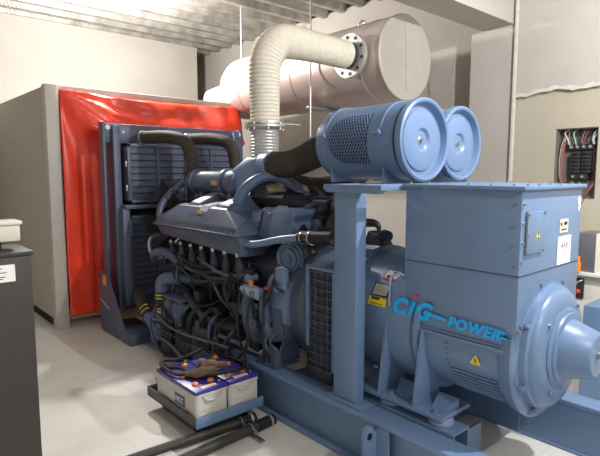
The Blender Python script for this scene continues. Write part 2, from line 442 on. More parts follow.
def rod(p0,p1,r,label,name='hanger_rod',m='zinc'):
    o = MB().cyl(p0,p1,r,n=8).build(name,m); tag(o,label,'rod' if name=='hanger_rod' else 'wire'); return o
rod((4.12,5.98-.16,3.09),(4.12,5.82,CZ+.02),.009,'thin pale rod holding up the far end of the silencer')
rod((3.66,3.96,2.0),(3.66,3.96,CZ+.02),.008,'thin upright rod in front of the silencer, beside the wrapped pipe')
rod((4.70,2.83,3.05),(4.98,3.22,2.55),.004,'thin pale cable sagging from the beam beside the silencer',name='hanging_cable')
MB().box(3.70,4.45,4.02,4.07,2.295,2.325,.004).build('support_channel','smoke',SIL)

# ================================================================== SKID BASE
t = thing('skid_base','long blue welded steel skid frame under the engine and alternator','frame',(2.65,2.4,0))
def rail(x0,x1,web,y0=.3,y1=4.55):
    mb = MB(); mb.box(x0,x1,y0,y1,.285,.31,.003); mb.box(x0,x1,y0,y1,0,.022,.003); mb.box(web-.007,web+.007,y0,y1,.02,.287)
    return mb
rail(2.06,2.205,2.125).build('side_rail','blue',t)
rail(3.095,3.24,3.11).build('side_rail','blue',t)
MB().box(2.205,3.095,.3,.42,.02,.31,.004).build('cross_member','blue',t)
MB().box(2.205,3.095,1.75,1.85,.0,.16,.004).build('cross_member','blue',t)
MB().box(2.205,3.095,2.55,2.65,.02,.25,.004).build('cross_member','blue',t)
MB().box(2.205,3.095,4.42,4.55,.02,.31,.004).build('cross_member','blue',t)
MB().box(2.365,2.62,1.40,1.415,.0,.235).build('tie_plate','blue',t)
# lifting lug on the outer side
c = []
for k in range(13): a = PI*k/12; c.append((2.005+.035*math.cos(a)*-1, .255+.045*math.sin(a)))
poly = [(2.12,.03),(1.97,.03)]+c+[(2.12,.28)]
lug = MB().prism(poly,'y',1.70,1.722).build('lifting_lug','blue',t)
MB().cyl((2.005,1.698,.245),(2.005,1.7,.245),.02,n=18).build('shackle_hole_shade','blackmat',lug)  # black disc paints a shaded hole; the lug itself is solid
MB().prism([(1.70,.02),(1.62,.02),(1.62,.284),(1.70,.284)],'x',2.06,2.075).build('stiffener','blue',t)
for yy in (2.9,3.6,4.2): MB().box(2.07,2.12,yy,yy+.012,.022,.285).build('stiffener','blue',t)
# raised channel carrying the rubber mounts
mb = MB(); mb.box(2.215,2.365,1.33,2.05,.313,.325,.002); mb.box(2.215,2.225,1.33,2.05,.10,.315); mb.box(2.355,2.365,1.33,2.05,.10,.315)
mb.build('mount_channel','blue',t)
mb = MB(); mb.box(2.935,3.085,1.33,2.05,.313,.325,.002); mb.box(2.935,2.945,1.33,2.05,.10,.315); mb.box(3.075,3.085,1.33,2.05,.10,.315)
mb.build('mount_channel','blue',t)
for xx in (2.29,3.01):
    for yy in (1.45,1.78):
        m_ = MB().lathe([(0,.060),(.006,.066),(.020,.066),(.028,.055),(.038,.055),(.040,.03)],(xx,yy,.325),(0,0,1),28).build('vibration_mount','mount',t)
MB().box(2.08,2.20,1.83,2.12,.31,.322,.003).build('post_foot_plate','blue',t)

# ================================================================== STAND
t = thing('filter_stand','tall blue steel post frame carrying the two air cleaners','stand',(2.65,1.98,.322))
MB().box(2.108,2.19,1.905,2.075,.322,1.56,.005).build('post','blue',t)
MB().box(3.10,3.18,1.90,2.06,.322,1.575,.005).build('post','blue',t)
for x_ in (2.10,2.9): MB().prism([(1.73,1.575),(2.16,1.575),(2.16,1.55),(2.135,1.53),(1.755,1.53),(1.73,1.55)],'x',x_,x_+.045).build('cradle_rail','blue',t)
for y_ in (1.93,2.11): MB().box(2.145,3.42,y_,y_+.04,1.545,1.575,.003).build('cross_beam','blue',t)
MB().box(2.12,3.42,1.75,1.79,1.545,1.575,.003).build('cross_beam','blue',t)
# ================================================================== AIR CLEANERS
def air_cleaner(cx, cy, cz, label):
    t = thing('air_cleaner', label, 'air cleaner', (cx,cy,cz), 'air cleaners on the stand')
    R = .245; y0 = cy-.37; y1 = cy+.37   # y0 = near end
    MB().lathe([(.045,R-.01),(.045,R),(.60,R),(.66,R*.985),(.715,R*.95),(.74,.18),(.745,.10)],(cx,y0+.02,cz),(0,1,0),64).build('housing','blue',t)
    # end lid with rolled rim, dished face and centre nut
    lid = MB().lathe([(0,R+.003),(0,R+.012),(-.02,R+.014),(-.040,R+.010),(-.046,R-.002),(-.040,R-.014),(.010,R-.030),(.014,R-.048),(-.012,R-.058),(-.018,R-.08),(-.018,.075),(.004,.055),(.012,.03),(.012,0)],(cx,y0+.04,cz),(0,1,0),64).build('end_lid','blue',t)
    MB().lathe([(0,.030),(-.012,.026),(-.018,.012),(-.034,.012),(-.034,0)],(cx,y0+.052,cz),(0,1,0),20).build('wing_nut','steel',lid)
    for yy, nm in ((y0+.16,'clamp_band'),(y0+.63,'clamp_band')):
        b = MB().lathe([(0,R+.001),(0,R+.006),(.022,R+.006),(.022,R+.001)],(cx,yy,cz),(0,1,0),64).build(nm,'blue',t)
        a = R_(172)
        MB().box(cx+(R+.02)*math.cos(a)-.012,cx+(R+.02)*math.cos(a)+.012,yy-.02,yy+.045,cz+.03,cz+.05,.004).box(cx-R-.014,cx-R+.002,yy,yy+.018,cz+.01,cz+.065,.003).build('latch','blue',b)
    # black patch painting the shaded intake, under an expanded metal screen
    ye, yw = (y0+.265, y0+.60); mid = (ye+yw)/2; half = (yw-ye)/2
    ac, ah = R_(176), R_(42)
    def inside(yv, th):
        s = (th-ac)/ah; q = (yv-ye)/(yw-ye)
        if q < 0 or q > 1 or abs(s) > 1: return False
        if q > .45: return ((q-.45)/.55)**2+s*s <= 1
        return True if abs(s) <= .97 else False
    # dark patch for the intake shade
    N = 40; vs = []; fs = []
    pts = []
    for i in range(15): s = -1+2*i/14; pts.append((ye, ac+s*ah*.97))
    for i in range(1,24):
        s = 1-2*i/24; q = .45+.55*math.sqrt(max(0,1-s*s)); pts.append((ye+(yw-ye)*q, ac+s*ah))
    rings = [1,.75,.5,.25]
    cY, cT = ye+(yw-ye)*.45, ac
    vs = []; n = len(pts)
    for f in rings:
        for (yv,th) in pts:
            yy = cY+(yv-cY)*f; tt = cT+(th-cT)*f
            vs.append((cx+(R+.0015)*math.cos(tt), yy, cz+(R+.0015)*math.sin(tt)))
    vs.append((cx+(R+.0015)*math.cos(cT),cY,cz+(R+.0015)*math.sin(cT)))
    for k in range(len(rings)-1):
        fs += [(k*n+i,k*n+(i+1)%n,(k+1)*n+(i+1)%n,(k+1)*n+i) for i in range(n)]
    fs += [((len(rings)-1)*n+i,(len(rings)-1)*n+(i+1)%n,len(rings)*n) for i in range(n)]
    sc = MB().add(vs,fs).build('intake_shade','aircl_in',t)
    mb = MB(); Rr = R+.005
    pitch = .0235
    for sg in (1,-1):
        for k in range(-40,41):
            seg = []
            def flush():
                if len(seg) > 1:
                    for a_, b_ in zip(seg[:-1],seg[1:]): mb.bar(a_,b_,.0048,.004)
            for j in range(61):
                th = ac-ah+2*ah*j/60
                yv = mid+k*pitch+sg*(th-ac)*R*.55
                if inside(yv,th): seg.append(Vector((cx+Rr*math.cos(th),yv,cz+Rr*math.sin(th))))
                else:
                    seg = seg[::4]+(seg[-1:] if seg and (len(seg)-1)%4 else []); flush(); seg = []
            seg = seg[::4]+(seg[-1:] if seg and (len(seg)-1)%4 else []); flush()
    mb.build('mesh_screen','blue',sc)
    for dx in (-.20,.17):
        pass
    # saddle feet
    mb = MB()
    for yy in (y0+.17,y0+.62):
        mb.prism([(cx-.19,1.577),(cx+.19,1.577),(cx+.19,1.69),(cx+.14,cz-R*.84),(cx,cz-R*.995),(cx-.14,cz-R*.84),(cx-.19,1.69)],'y',yy,yy+.012)
    mb.build('saddle','blue',t)
    return t
ac1 = air_cleaner(2.70,2.25,1.84,'nearer blue cylindrical air cleaner on the stand, mesh screen facing the engine')
ac2 = copy_tree(ac1,(3.245,2.33,1.84)); ac2['label'] = 'blue cylindrical air cleaner mostly hidden behind the nearer one, above the alternator'

def hose(pts, r, label, m='hose', rings=True):
    o = MB().tube(pts,r,n=28,ridge=.022).build('intake_hose',m,angle=60); tag(o,label,'hose'); return o
hose([(2.57,3.20,1.70),(2.575,3.06,1.70),(2.60,2.93,1.725),(2.65,2.80,1.785),(2.70,2.62,1.84)],[.10,.095,.10,.105,.10],'upper black-brown ribbed air hose from engine duct to nearer air cleaner')
hose([(2.77,3.20,1.54),(2.79,3.04,1.51),(2.84,2.90,1.505),(2.93,2.79,1.55),(3.08,2.76,1.66),(3.2,2.74,1.80)],[.085,.09,.098,.10,.10,.10],'lower black-brown ribbed air hose curving under the first towards the hidden air cleaner')

# ================================================================== ALTERNATOR
t = thing('alternator','big blue alternator with a square terminal box and round body on the skid','alternator',(2.65,1.45,.32))
CX, CZA = 2.65, .77
MB().box(2.30,3.0,1.075,1.72,.80,1.565,.006).build('terminal_box','blue',t)
lidp = MB().box(2.285,3.015,1.055,1.74,1.562,1.582,.005).build('top_cover','blue',t)
mb = MB()
for i in range(6): mb.cyl((2.31,1.12+i*.115,1.58),(2.31,1.12+i*.115,1.592),.006,n=6); mb.cyl((2.98,1.12+i*.115,1.58),(2.98,1.12+i*.115,1.592),.006,n=6)
for i in range(6): mb.cyl((2.35+i*.12,1.075,1.58),(2.35+i*.12,1.075,1.592),.006,n=6)
mb.build('cover_screw','steel',lidp)
# folded seam running round the box
MB().box(2.2965,3.003,1.072,1.722,1.163,1.166).build('panel_seam','iron_dk',t)
MB().box(2.285,2.30,1.08,1.83,.79,.805,.003).box(2.292,2.30,1.08,1.72,.812,.82).build('box_sill','blue',t)
mb = MB()
for zz in (1.50,1.40,1.31,1.21): mb.cyl((2.297,1.70,zz),(2.291,1.70,zz),.005,n=8); mb.cyl((2.297,1.10,zz),(2.291,1.10,zz),.005,n=8)
for zz in (1.50,1.41,1.32,1.23): mb.cyl((2.318,1.077,zz),(2.318,1.066,zz),.006,n=8)
mb.cyl((2.31,1.07,.90),(2.31,1.055,.90),.010,n=8)
mb.build('box_screw','steel',t)
# access door in the end face
d = MB().box(2.345,2.53,1.064,1.076,1.262,1.462,.003).build('access_door','blue',t)
mb = MB()
for xx,zz in ((2.352,1.45),(2.52,1.455),(2.352,1.275),(2.52,1.27),(2.352,1.36)): mb.cyl((xx,1.066,zz),(xx,1.056,zz),.007,n=8)
mb.box(2.341,2.346,1.062,1.07,1.26,1.465)
mb.build('door_screw','steel',d)
def tri(cx, cy, cz, s, axis, sgn):
    return [(cx-s,cz-s*.8),(cx+s,cz-s*.8),(cx,cz+s)]
w = MB().prism(tri(2.455,0,1.355,.02,'y',1),'y',1.0625,1.0645).build('warning_triangle','yellow',t)
MB().prism([(2.450,1.345),(2.458,1.345),(2.461,1.365),(2.453,1.372)],'y',1.0615,1.0625).build('bolt_symbol','ink',w)
MB().box(2.725,2.83,1.0725,1.0745,1.335,1.405).build('rating_plate','cream',t)
MB().box(2.735,2.752,1.0715,1.0725,1.372,1.388).box(2.775,2.815,1.0715,1.0725,1.374,1.39).box(2.745,2.81,1.0715,1.0725,1.348,1.354).build('rating_mark','ink',t)
pp = MB().box(2.71,2.875,1.0715,1.0745,1.17,1.315).build('paper_notice','paper',t)
mb = MB()
for a,b in (((2.76,1.28),(2.775,1.25)),((2.79,1.285),(2.785,1.25)),((2.785,1.27),(2.81,1.262)),((2.81,1.285),(2.82,1.25)),((2.825,1.275),(2.84,1.265)),((2.76,1.262),(2.75,1.272)),((2.77,1.22),(2.80,1.218))):
    mb.bar((a[0],1.0708,a[1]),(b[0],1.0708,b[1]),.003,.001)
mb.build('handwriting','ink',pp)
MB().prism([(2.94,1.50),(2.965,1.515),(2.985,1.51),(2.98,1.46),(2.96,1.43),(2.955,1.455),(2.965,1.47),(2.945,1.475)],'y',1.0725,1.0745).build('torn_label','paper',t)
# round stator body
body = MB().lathe([(0,.335),(.02,.345),(.55,.345),(.57,.375),(1.02,.375),(1.04,.37)],(CX,1.09,CZA),(0,1,0),72).build('stator_body','blue',t)
MB().lathe([(0,.385),(0,.400),(.03,.400),(.03,.385)],(CX,2.10,CZA),(0,1,0),72).lathe([(0,.36),(0,.385),(.03,.385),(.03,.36)],(CX,1.60,CZA),(0,1,0),72).build('body_flange','blue',t)
# louvred vent: curved vertical-slat grille on the lower side
mb = MB()
for i in range(10):
    z = .615-i*.0215
    dx = -math.sqrt(max(0,.345**2-(z-CZA)**2))
    mb.hull([(CX+dx+.03,1.17,z-.004),(CX+dx+.03,1.43,z-.004),(CX+dx-.014,1.17,z+.000),(CX+dx-.014,1.43,z+.000),(CX+dx-.014,1.17,z+.006),(CX+dx-.014,1.43,z+.006),(CX+dx+.01,1.17,z+.014),(CX+dx+.01,1.43,z+.014)])
mb.build('vent_slat_panel','blue',t)
mb = MB()
for yy in (1.155,1.445):
    for k in range(5):
        a = R_(183+k*5); mb.sphere((CX+.346*math.cos(a),yy,CZA+.346*math.sin(a)),.011,.8,.7,1,10)
mb.build('cover_bolt','blue',t)
# warning triangle on the body
w = MB().prism([(1.305,.69),(1.245,.69),(1.275,.74)],'x',2.300,2.303).build('warning_triangle','yellow',t)
MB().prism([(1.278,.697),(1.272,.697),(1.271,.715),(1.279,.727)],'x',2.2992,2.3).build('bolt_symbol','ink',w)
MB().bar((2.312,1.275,.715),(2.302,1.275,.715),.04,.03).build('sticker_backing','blue',w)
# end bell: flange ring, dome, bearing cone
bell = MB().lathe([(.03,.355),(.0,.368),(-.03,.372),(-.04,.362),(-.045,.335),(-.048,.32),(-.075,.315),(-.085,.30),(-.10,.295),(-.115,.275),(-.125,.25),(-.128,.22),(-.13,0)],(CX,1.12,CZA-.01),(0,1,0),72).build('end_bell','blue',t)
MB().lathe([(0,.205),(-.012,.205),(-.018,.195),(-.020,.182),(-.030,.178),(-.034,.150),(-.155,.112),(-.165,.100),(-.167,0)],(CX,.998,CZA),(0,1,0),56).build('bearing_cone','blue',bell)
mb = MB()
for k in range(8):
    a = 2*PI*k/8+.3; mb.cyl((CX+.350*math.cos(a),1.085,CZA-.01+.350*math.sin(a)),(CX+.350*math.cos(a),1.066,CZA-.01+.350*math.sin(a)),.012,n=8)
mb.build('bell_bolt','blue',bell)
mb = MB()
for k in range(4):
    a = 2*PI*k/4+.9; mb.cyl((CX+.24*math.cos(a),.998,CZA+.24*math.sin(a)),(CX+.24*math.cos(a),.984,CZA+.24*math.sin(a)),.010,n=8)
mb.cyl((CX-.02,.835,CZA+.01),(CX-.02,.815,CZA+.01),.018,n=12)
mb.build('cone_bolt','steel',bell)
for a0 in (150,205,245,300):
    MB().hull([(CX+rr_*math.cos(R_(a0+d_)),yy,CZA-.01+rr_*math.sin(R_(a0+d_))) for rr_ in (.30,.345) for d_ in (-2,2) for yy in (1.045,1.08)],.004).build('bell_rib','blue',bell)
# foot plates and triangular gussets
for sx in (-1,1):
    ft = MB().box(CX+sx*.44,CX+sx*.16,1.40,2.02,.365,.388,.003).build('foot_plate','blue',t)
    mb = MB()
    for yy in (1.46,1.75): mb.cyl((CX+sx*.40,yy,.388),(CX+sx*.40,yy,.395),.026,n=16).cyl((CX+sx*.40,yy,.393),(CX+sx*.40,yy,.409),.013,n=6)
    mb.build('foot_bolt','blue',ft)
    for yy in (1.58,1.82):
        MB().prism([(CX+sx*.435,.388),(CX+sx*.43,.41),(CX+sx*.375,.80),(CX+sx*.33,.80),(CX+sx*.20,.45),(CX+sx*.20,.388)],'y',yy-.007,yy+.007).build('gusset','blue',t)
    # sloping webs between gussets and plate
    for yy,w_ in ((1.47,.06),(1.70,.10),(1.93,.08)):
        MB().hull([(CX+sx*.37,yy-.04,.388),(CX+sx*.37,yy+.04,.388),(CX+sx*.26,yy-w_,.44),(CX+sx*.26,yy+w_,.44),(CX+sx*.26,yy-w_,.388),(CX+sx*.26,yy+w_,.388)]).build('foot_web','blue',t)
# rounded plate beside the terminal box
MB().hull([(x,1.74+.035*math.cos(a),1.03+.035*math.sin(a)) for x in (2.294,2.32) for a in [k*PI/8 for k in range(9)]]+[(x,yv,.80) for x in (2.294,2.32) for yv in (1.705,1.80)]+[(x,1.80,1.0) for x in (2.294,2.32)]).build('side_flange_plate','blue',t)
MB().tube([(2.30,1.815,.80),(2.30,1.815,1.02),(2.30,1.795,1.06),(2.30,1.75,1.08),(2.31,1.725,1.07)],.008,n=8).build('lifting_handle','mount',t)
# drive end: adaptor drum to the engine
ad = MB().lathe([(0,.37),(.02,.385),(.20,.39),(.24,.40),(.30,.405),(.33,.405),(.33,.3)],(CX,2.12,CZA-.02),(0,1,0),72).build('adaptor_drum','blue',t)
# stickers on the shoulder of the body
def sticker(yc, th, wy, wa, m, name='sticker', R=.377, par=None, cz=CZA):
    vs = []; fs = []; N = 6
    for i in range(N+1):
        a = R_(th)+wa*(i/N-.5)
        for yy in (yc-wy/2,yc+wy/2): vs.append((CX+R*math.cos(a),yy,cz+R*math.sin(a)))
    for i in range(N): fs.append((2*i,2*i+1,2*i+3,2*i+2))
    return MB().add(vs,fs).build(name,m,par or t)
s1 = sticker(1.865,134,.115,.20,'ink','hazard_sticker')
mb = sticker(1.865,134,.10,.17,'paper','sticker_face',.3785,s1)
sticker(1.875,136.5,.05,.06,'ink','hand_symbol',.380,mb); sticker(1.85,131,.04,.03,'ink','hand_symbol',.380,mb)
sticker(1.865,138.5,.09,.028,'red','warning_strip',.380,mb)
s2 = sticker(1.90,150,.12,.21,'ink','instruction_sticker')
mb = sticker(1.90,150,.10,.17,'cream','sticker_face',.3785,s2)
for q in range(5): sticker(1.90,146.6+q*1.7,.085,.006,'ink','printed_line',.3795,mb)
s3 = sticker(1.905,161,.13,.13,'yellow','caution_sticker')
sticker(1.92,158.5,.06,.035,'ink','printed_line',.3785,s3); sticker(1.905,163,.10,.012,'ink','printed_line',.3785,s3)

# lettering on the side of the box
def text(body, size, loc, parent, m, name, shear=0., ext=.0008, offs=0., rot=0., sy=1., sp=1.):
    cu = bpy.data.curves.new('txt','FONT'); cu.body = body; cu.size = size; cu.extrude = ext; cu.space_character = sp; cu.offset = offs; cu.shear = shear
    o = bpy.data.objects.new('txt', cu); COL.objects.link(o)
    dg = bpy.context.evaluated_depsgraph_get(); dg.update()
    me = bpy.data.meshes.new_from_object(o.evaluated_get(dg)); bpy.data.objects.remove(o)
    Mx = Matrix(((0,0,-1),(-1,0,0),(0,1,0))).to_4x4()   # text x -> -Y, y -> Z, normal -> -X
    rt = Matrix.Rotation(rot,4,'Z') @ Matrix.Diagonal((1,sy,1,1))
    off = parent.location
    me.transform(Matrix.Translation(Vector(loc)-off) @ Mx @ rt)
    me.materials.clear(); me.materials.append(M[m]); me.name = name
    r = bpy.data.objects.new(name, me); COL.objects.link(r); r.parent = parent; return r
XL = 2.2865
logo = text('CiG',.125,(XL,1.790,.858),t,'logo','brand_lettering',.35,offs=.0068,sp=1.30)
text('POWER',.076,(XL,1.432,.855),t,'logo','brand_lettering',.28,offs=.0032,rot=-.03,sp=1.14)
MB().prism([(1.555,.902),(1.442,.890),(1.44,.877),(1.555,.884)],'x',XL-.001,XL+.003).build('lettering_dash','logo',t)
MB().prism([(1.17,.903),(1.115,.890),(1.135,.872),(1.082,.862),(1.15,.856),(1.125,.880)],'x',XL-.001,XL+.003).build('lightning_tail','logo',t)
star = []
for k in range(10):
    a = PI/2+2*PI*k/10; r = .018 if k%2==0 else .007; star.append((1.635+r*math.cos(a),.972+r*math.sin(a)))
MB().prism(star,'x',XL-.001,XL+.003).build('red_star','red',t)

# ================================================================== RADIATOR
t = thing('radiator','tall dark blue radiator with slatted guards, in front of the red sheet','radiator',(2.8,5.2,0))
MB().box(1.945,1.97,5.09,5.20,.12,2.13,.004).build('side_flange','blue_deep',t)
MB().box(3.56,3.615,5.10,5.33,.12,2.13,.004).build('side_flange','blue_deep',t)
MB().box(1.97,3.56,5.12,5.20,1.93,2.12,.006).build('top_tank','blue_deep',t)
MB().box(2.0,3.56,5.12,5.30,.22,.36,.006).build('bottom_tank','blue_deep',t)
MB().box(2.03,2.10,5.05,5.30,.24,2.10,.004).build('upright','blue_deep',t)
MB().box(3.46,3.53,5.05,5.30,.24,2.10,.004).build('upright','blue_deep',t)
MB().box(2.1,3.46,5.18,5.28,.36,1.96).build('core','iron_dk',t)
mb = MB()
for xx in (2.02,3.58):
    mb.cyl((xx-.02,5.098,2.08),(xx-.02,5.105,2.08),.025,n=16)
mb.cyl((2.16,5.12,2.04),(2.16,5.108,2.04),.012,n=10).cyl((3.3,5.12,2.04),(3.3,5.108,2.04),.012,n=10)
mb.build('lifting_eye','paper',t)
def guard(x0,x1,z0,z1,yf,n):
    g = MB().box(x0,x0+.035,yf,5.12,z0,z1,.003).box(x1-.035,x1,yf,5.12,z0,z1,.003).box(x0,x1,yf,5.12,z1-.03,z1,.003).box(x0,x1,yf,5.12,z0,z0+.03,.003).build('guard_frame','blue_deep',t)
    mb = MB()
    for i in range(n):
        p_ = (z1-z0-.06)/n; z = z0+.03+p_*(i+.5)
        mb.box(x0+.03,x1-.03,yf+.014,yf+.018,z-p_*.44,z+p_*.44)
        mb.box(x0+.03,x1-.03,yf+.006,yf+.018,z+p_*.36,z+p_*.44)
    mb.build('guard_slat_panel','blue_deep',g)
    mb = MB()
    for q in range(1,4):
        x = x0+(x1-x0)*q/4; mb.box(x-.012,x+.012,yf-.003,yf+.01,z0+.02,z1-.02)
    mb.build('guard_bar','blue_deep',g)
    MB().cyl((( x0+x1)/2,yf+.05,(z0+z1)/2),((x0+x1)/2,yf+.055,(z0+z1)/2),min(x1-x0,z1-z0)*.49,n=48).build('fan_opening_shade','blackmat',g)  # black disc paints the shade inside the fan opening
guard(2.14,3.42,1.33,1.92,4.98,8)
guard(2.14,3.42,.38,1.20,5.0,12)
MB().box(2.08,3.5,4.93,5.12,1.275,1.315,.004).build('shelf_rail','blue_deep',t)
MB().box(2.06,2.13,4.95,5.12,.30,1.28,.004).build('inner_upright','blue_deep',t)
for zz in (1.72,1.48): MB().box(2.128,2.14,5.0,5.03,zz-.03,zz+.03,.002).build('hinge','zinc',t)
# side gusset with foot
g = MB().prism([(5.30,.04),(5.30,.60),(5.27,.64),(5.12,.64),(5.09,.60),(4.72,.13),(4.62,.10),(4.60,.03)],'x',1.925,1.945).build('side_gusset','blue_deep',t)
MB().hull([(1.93,4.58,0),(1.93,4.80,0),(2.36,4.80,0),(2.36,4.58,0),(1.93,4.60,.10),(1.93,4.78,.13),(2.36,4.78,.13),(2.36,4.60,.10)],.004).build('foot','blue_deep',t)
MB().box(1.95,2.3,4.8,5.33,0.0,.06,.004).build('base_plate','blue_deep',t)
MB().box(3.3,3.615,4.7,5.33,0.0,.12,.004).build('base_plate','blue_deep',t)
MB().prism([(5.20,.50),(5.11,.50),(5.11,.60),(5.20,.60)],'x',1.9225,1.925).build('orange_sticker','orange',g)
MB().prism([(5.28,.35),(5.06,.285),(5.06,.262),(5.28,.325)],'x',1.9225,1.925).build('lettered_strip','zinc',g)
MB().bolts([(1.926,5.28,.15),(1.926,4.9,.16),(1.926,4.78,.12)],(-1,0,0),.012,.008).build('gusset_bolt','steel',g)
# engine fan shroud ring between guards and engine
for (a,lab) in (((2.30),'left'),((2.80),'right')):
    x = a
    t2 = MB().tube([(x,4.985,1.985),(x+.10,4.72,1.985),(x+.17,4.50,1.95),(x+.205,4.42,1.87),(x+.215,4.38,1.70),(x+.22,4.36,1.52)],.062,n=20,sub=8).build('coolant_hose','hose')
    tag(t2,('left' if lab=='left' else 'right')+'-hand brown elbow hose bending from radiator top down to the engine','hose')
    t2['label'] = ('brown elbow hose from radiator top, nearer the red sheet\'s left side' if lab=='left' else 'brown elbow hose from radiator top, nearer the wrapped exhaust pipe')
    rg = MB().lathe([(0,.06),(0,.069),(.02,.069),(.02,.06)],(x,4.97,1.985),(.37,-1,0),20).build('hose_clamp','steel'); rg.parent = t2

# ================================================================== ENGINE
t = thing('diesel_engine','large dark blue V-type diesel engine covered in pipes, between radiator and alternator','engine',(2.65,3.4,.31))
def P(name, mb, m='blue_dk', par=None, angle=35): return mb.build(name, m, par or t, angle)
P('crankcase', MB().hull([(x,yv,z) for yv in (2.75,4.30) for x,z in ((2.42,.36),(2.88,.36),(2.30,.70),(3.0,.70),(2.22,.98),(3.08,.98),(2.45,1.12),(2.85,1.12))]),'iron_dk')
P('oil_pan', MB().tbox((2.46,2.84,2.85,4.2),.30,(2.40,2.90,2.80,4.25),.42,.01),'iron_dk')
for yy in (3.05,3.35,3.65,3.95,4.2):
    P('crankcase_rib', MB().hull([(2.20,yy,.98),(2.20,yy+.03,.98),(2.29,yy,.62),(2.29,yy+.03,.62),(2.33,yy,.98),(2.33,yy+.03,.98),(2.4,yy,.5),(2.4,yy+.03,.5)]),'iron_dk')
for yy in (3.02,3.28,3.54,3.80,4.06): # inspection doors
    d = P('inspection_door', MB().box(2.255,2.285,yy+.03,yy+.21,.66,.84,.006),'iron_dk')
    P('door_bolt', MB().bolts([(2.255,yy+a,z) for a in (.05,.19) for z in (.69,.81)],(-1,0,0),.010),'iron_dk',d)
# left bank charge-air housing (long chamfered casting)
h = P('charge_air_housing', MB().hull([(2.11,3.04,1.185),(2.11,4.36,1.20),(2.52,3.04,1.185),(2.52,4.36,1.20),(2.12,3.08,1.235),(2.12,4.32,1.245),(2.20,3.34,1.355),(2.20,4.08,1.355),(2.24,3.36,1.37),(2.24,4.06,1.37),(2.50,3.32,1.37),(2.50,4.10,1.37)],.0025))
P('housing_skirt', MB().hull([(2.11,3.05,1.185),(2.11,4.35,1.195),(2.50,3.05,1.185),(2.50,4.35,1.195),(2.13,3.02,1.03),(2.13,4.28,1.09),(2.5,3.02,1.03),(2.5,4.28,1.09)],.004))
fl = P('housing_flange', MB().box(2.085,2.53,3.03,4.37,1.176,1.190,.003))
mb = MB()
for i in range(22): mb.cyl((2.105,3.07+i*.06,1.165),(2.105,3.07+i*.06,1.203),.013,n=8)
P('flange_bolt', mb,'blue_dk',fl)
P('label_plate', MB().hull([(2.17,3.62,1.318),(2.17,3.72,1.318),(2.155,3.62,1.303),(2.155,3.72,1.303),(2.17,3.62,1.33),(2.17,3.72,1.33)]),'brass',h)
for yy in (3.42,3.86):
    P('air_outlet', MB().hull([(x_,yy+a_,z_) for x_,z_,w_ in ((2.19,1.31,.13),(2.48,1.36,.13),(2.235,1.385,.075),(2.43,1.455,.075)) for a_ in (-w_,w_)]+[(2.48,yy-.13,1.33)],.004))
P('cover_plate', MB().hull([(2.175,3.58,1.325),(2.175,3.70,1.325),(2.21,3.58,1.372),(2.21,3.70,1.372),(2.40,3.58,1.40),(2.40,3.70,1.40),(2.4,3.58,1.34),(2.4,3.70,1.34)]),'lightplate')
for yy in (3.42,3.86):
    P('outlet_top_sheen', MB().hull([(2.245,yy-.065,1.393),(2.245,yy+.065,1.393),(2.42,yy-.065,1.456),(2.42,yy+.065,1.456),(2.245,yy-.065,1.385),(2.245,yy+.065,1.385),(2.42,yy-.065,1.44),(2.42,yy+.065,1.44)]),'lightplate')  # pale slip paints the light reflected off each outlet's top
# rocker covers
for i,(ya,yb,zt) in enumerate(((3.20,3.06,1.31),(3.04,2.90,1.33))):
    c = P('rocker_cover', MB().tbox((2.28,2.62,yb,ya),1.16,(2.33,2.58,yb+.015,ya-.015),zt+.045,.012),'blue_mid')
    P('cover_cap', MB().hull([(2.32,yb+.02,zt+.015),(2.32,ya-.02,zt+.015),(2.47,yb+.02,zt+.062),(2.47,ya-.02,zt+.062),(2.47,yb+.02,zt+.02),(2.47,ya-.02,zt+.02)]),'lightplate',c)
P('rocker_cover', MB().tbox((2.23,2.68,2.60,2.88),1.15,(2.27,2.62,2.63,2.85),1.385,.022),'blue_mid')
for ya in (3.0,3.3,3.6,3.9,4.2):
    P('rocker_cover', MB().tbox((2.72,3.05,ya-.12,ya+.12),1.12,(2.76,3.0,ya-.10,ya+.10),1.33,.015))
# turbocharger and boxy inlet duct
tb = P('turbocharger', MB().lathe([(0,.05),(.01,.09),(.05,.105),(.12,.105),(.14,.095),(.62,.095),(.66,.105),(.72,.105),(.76,.09),(.80,.05)],(2.47,3.52,1.555),(0,1,0),40))
P('turbo_flange', MB().lathe([(0,.08),(0,.118),(.02,.118),(.02,.08)],(2.47,3.68,1.555),(0,1,0),32).lathe([(0,.08),(0,.118),(.02,.118),(.02,.08)],(2.47,4.16,1.555),(0,1,0),32),'blue_dk',tb)
P('nameplate', MB().box(2.372,2.378,3.72,3.82,1.53,1.57),'brass',tb)
P('turbocharger', MB().lathe([(0,.05),(.01,.09),(.05,.105),(.12,.105),(.14,.095),(.62,.095),(.66,.105),(.72,.105),(.76,.09),(.80,.05)],(2.85,3.62,1.555),(0,1,0),40))
P('turbo_foot', MB().box(2.42,2.52,3.60,3.66,1.36,1.47,.005).box(2.42,2.52,4.05,4.11,1.36,1.47,.005),'blue_dk',tb)
P('inlet_duct', MB().hull([(2.42,3.62,1.475),(2.42,3.52,1.47),(2.60,3.62,1.475),(2.60,3.52,1.47),(2.40,3.66,1.61),(2.62,3.66,1.61),(2.475,3.44,1.765),(2.65,3.44,1.765),(2.475,3.27,1.755),(2.65,3.27,1.755),(2.475,3.27,1.61),(2.65,3.27,1.61)],.02),'blue')
P('duct_collar', MB().lathe([(0,.103),(0,.118),(.10,.112),(.10,.09)],(2.565,3.20,1.69),(0,1,0),32),'blue')
P('hose_clamp', MB().lathe([(0,.108),(0,.114),(.018,.114),(.018,.108)],(2.568,3.185,1.688),(0,1,0),32),'steel')
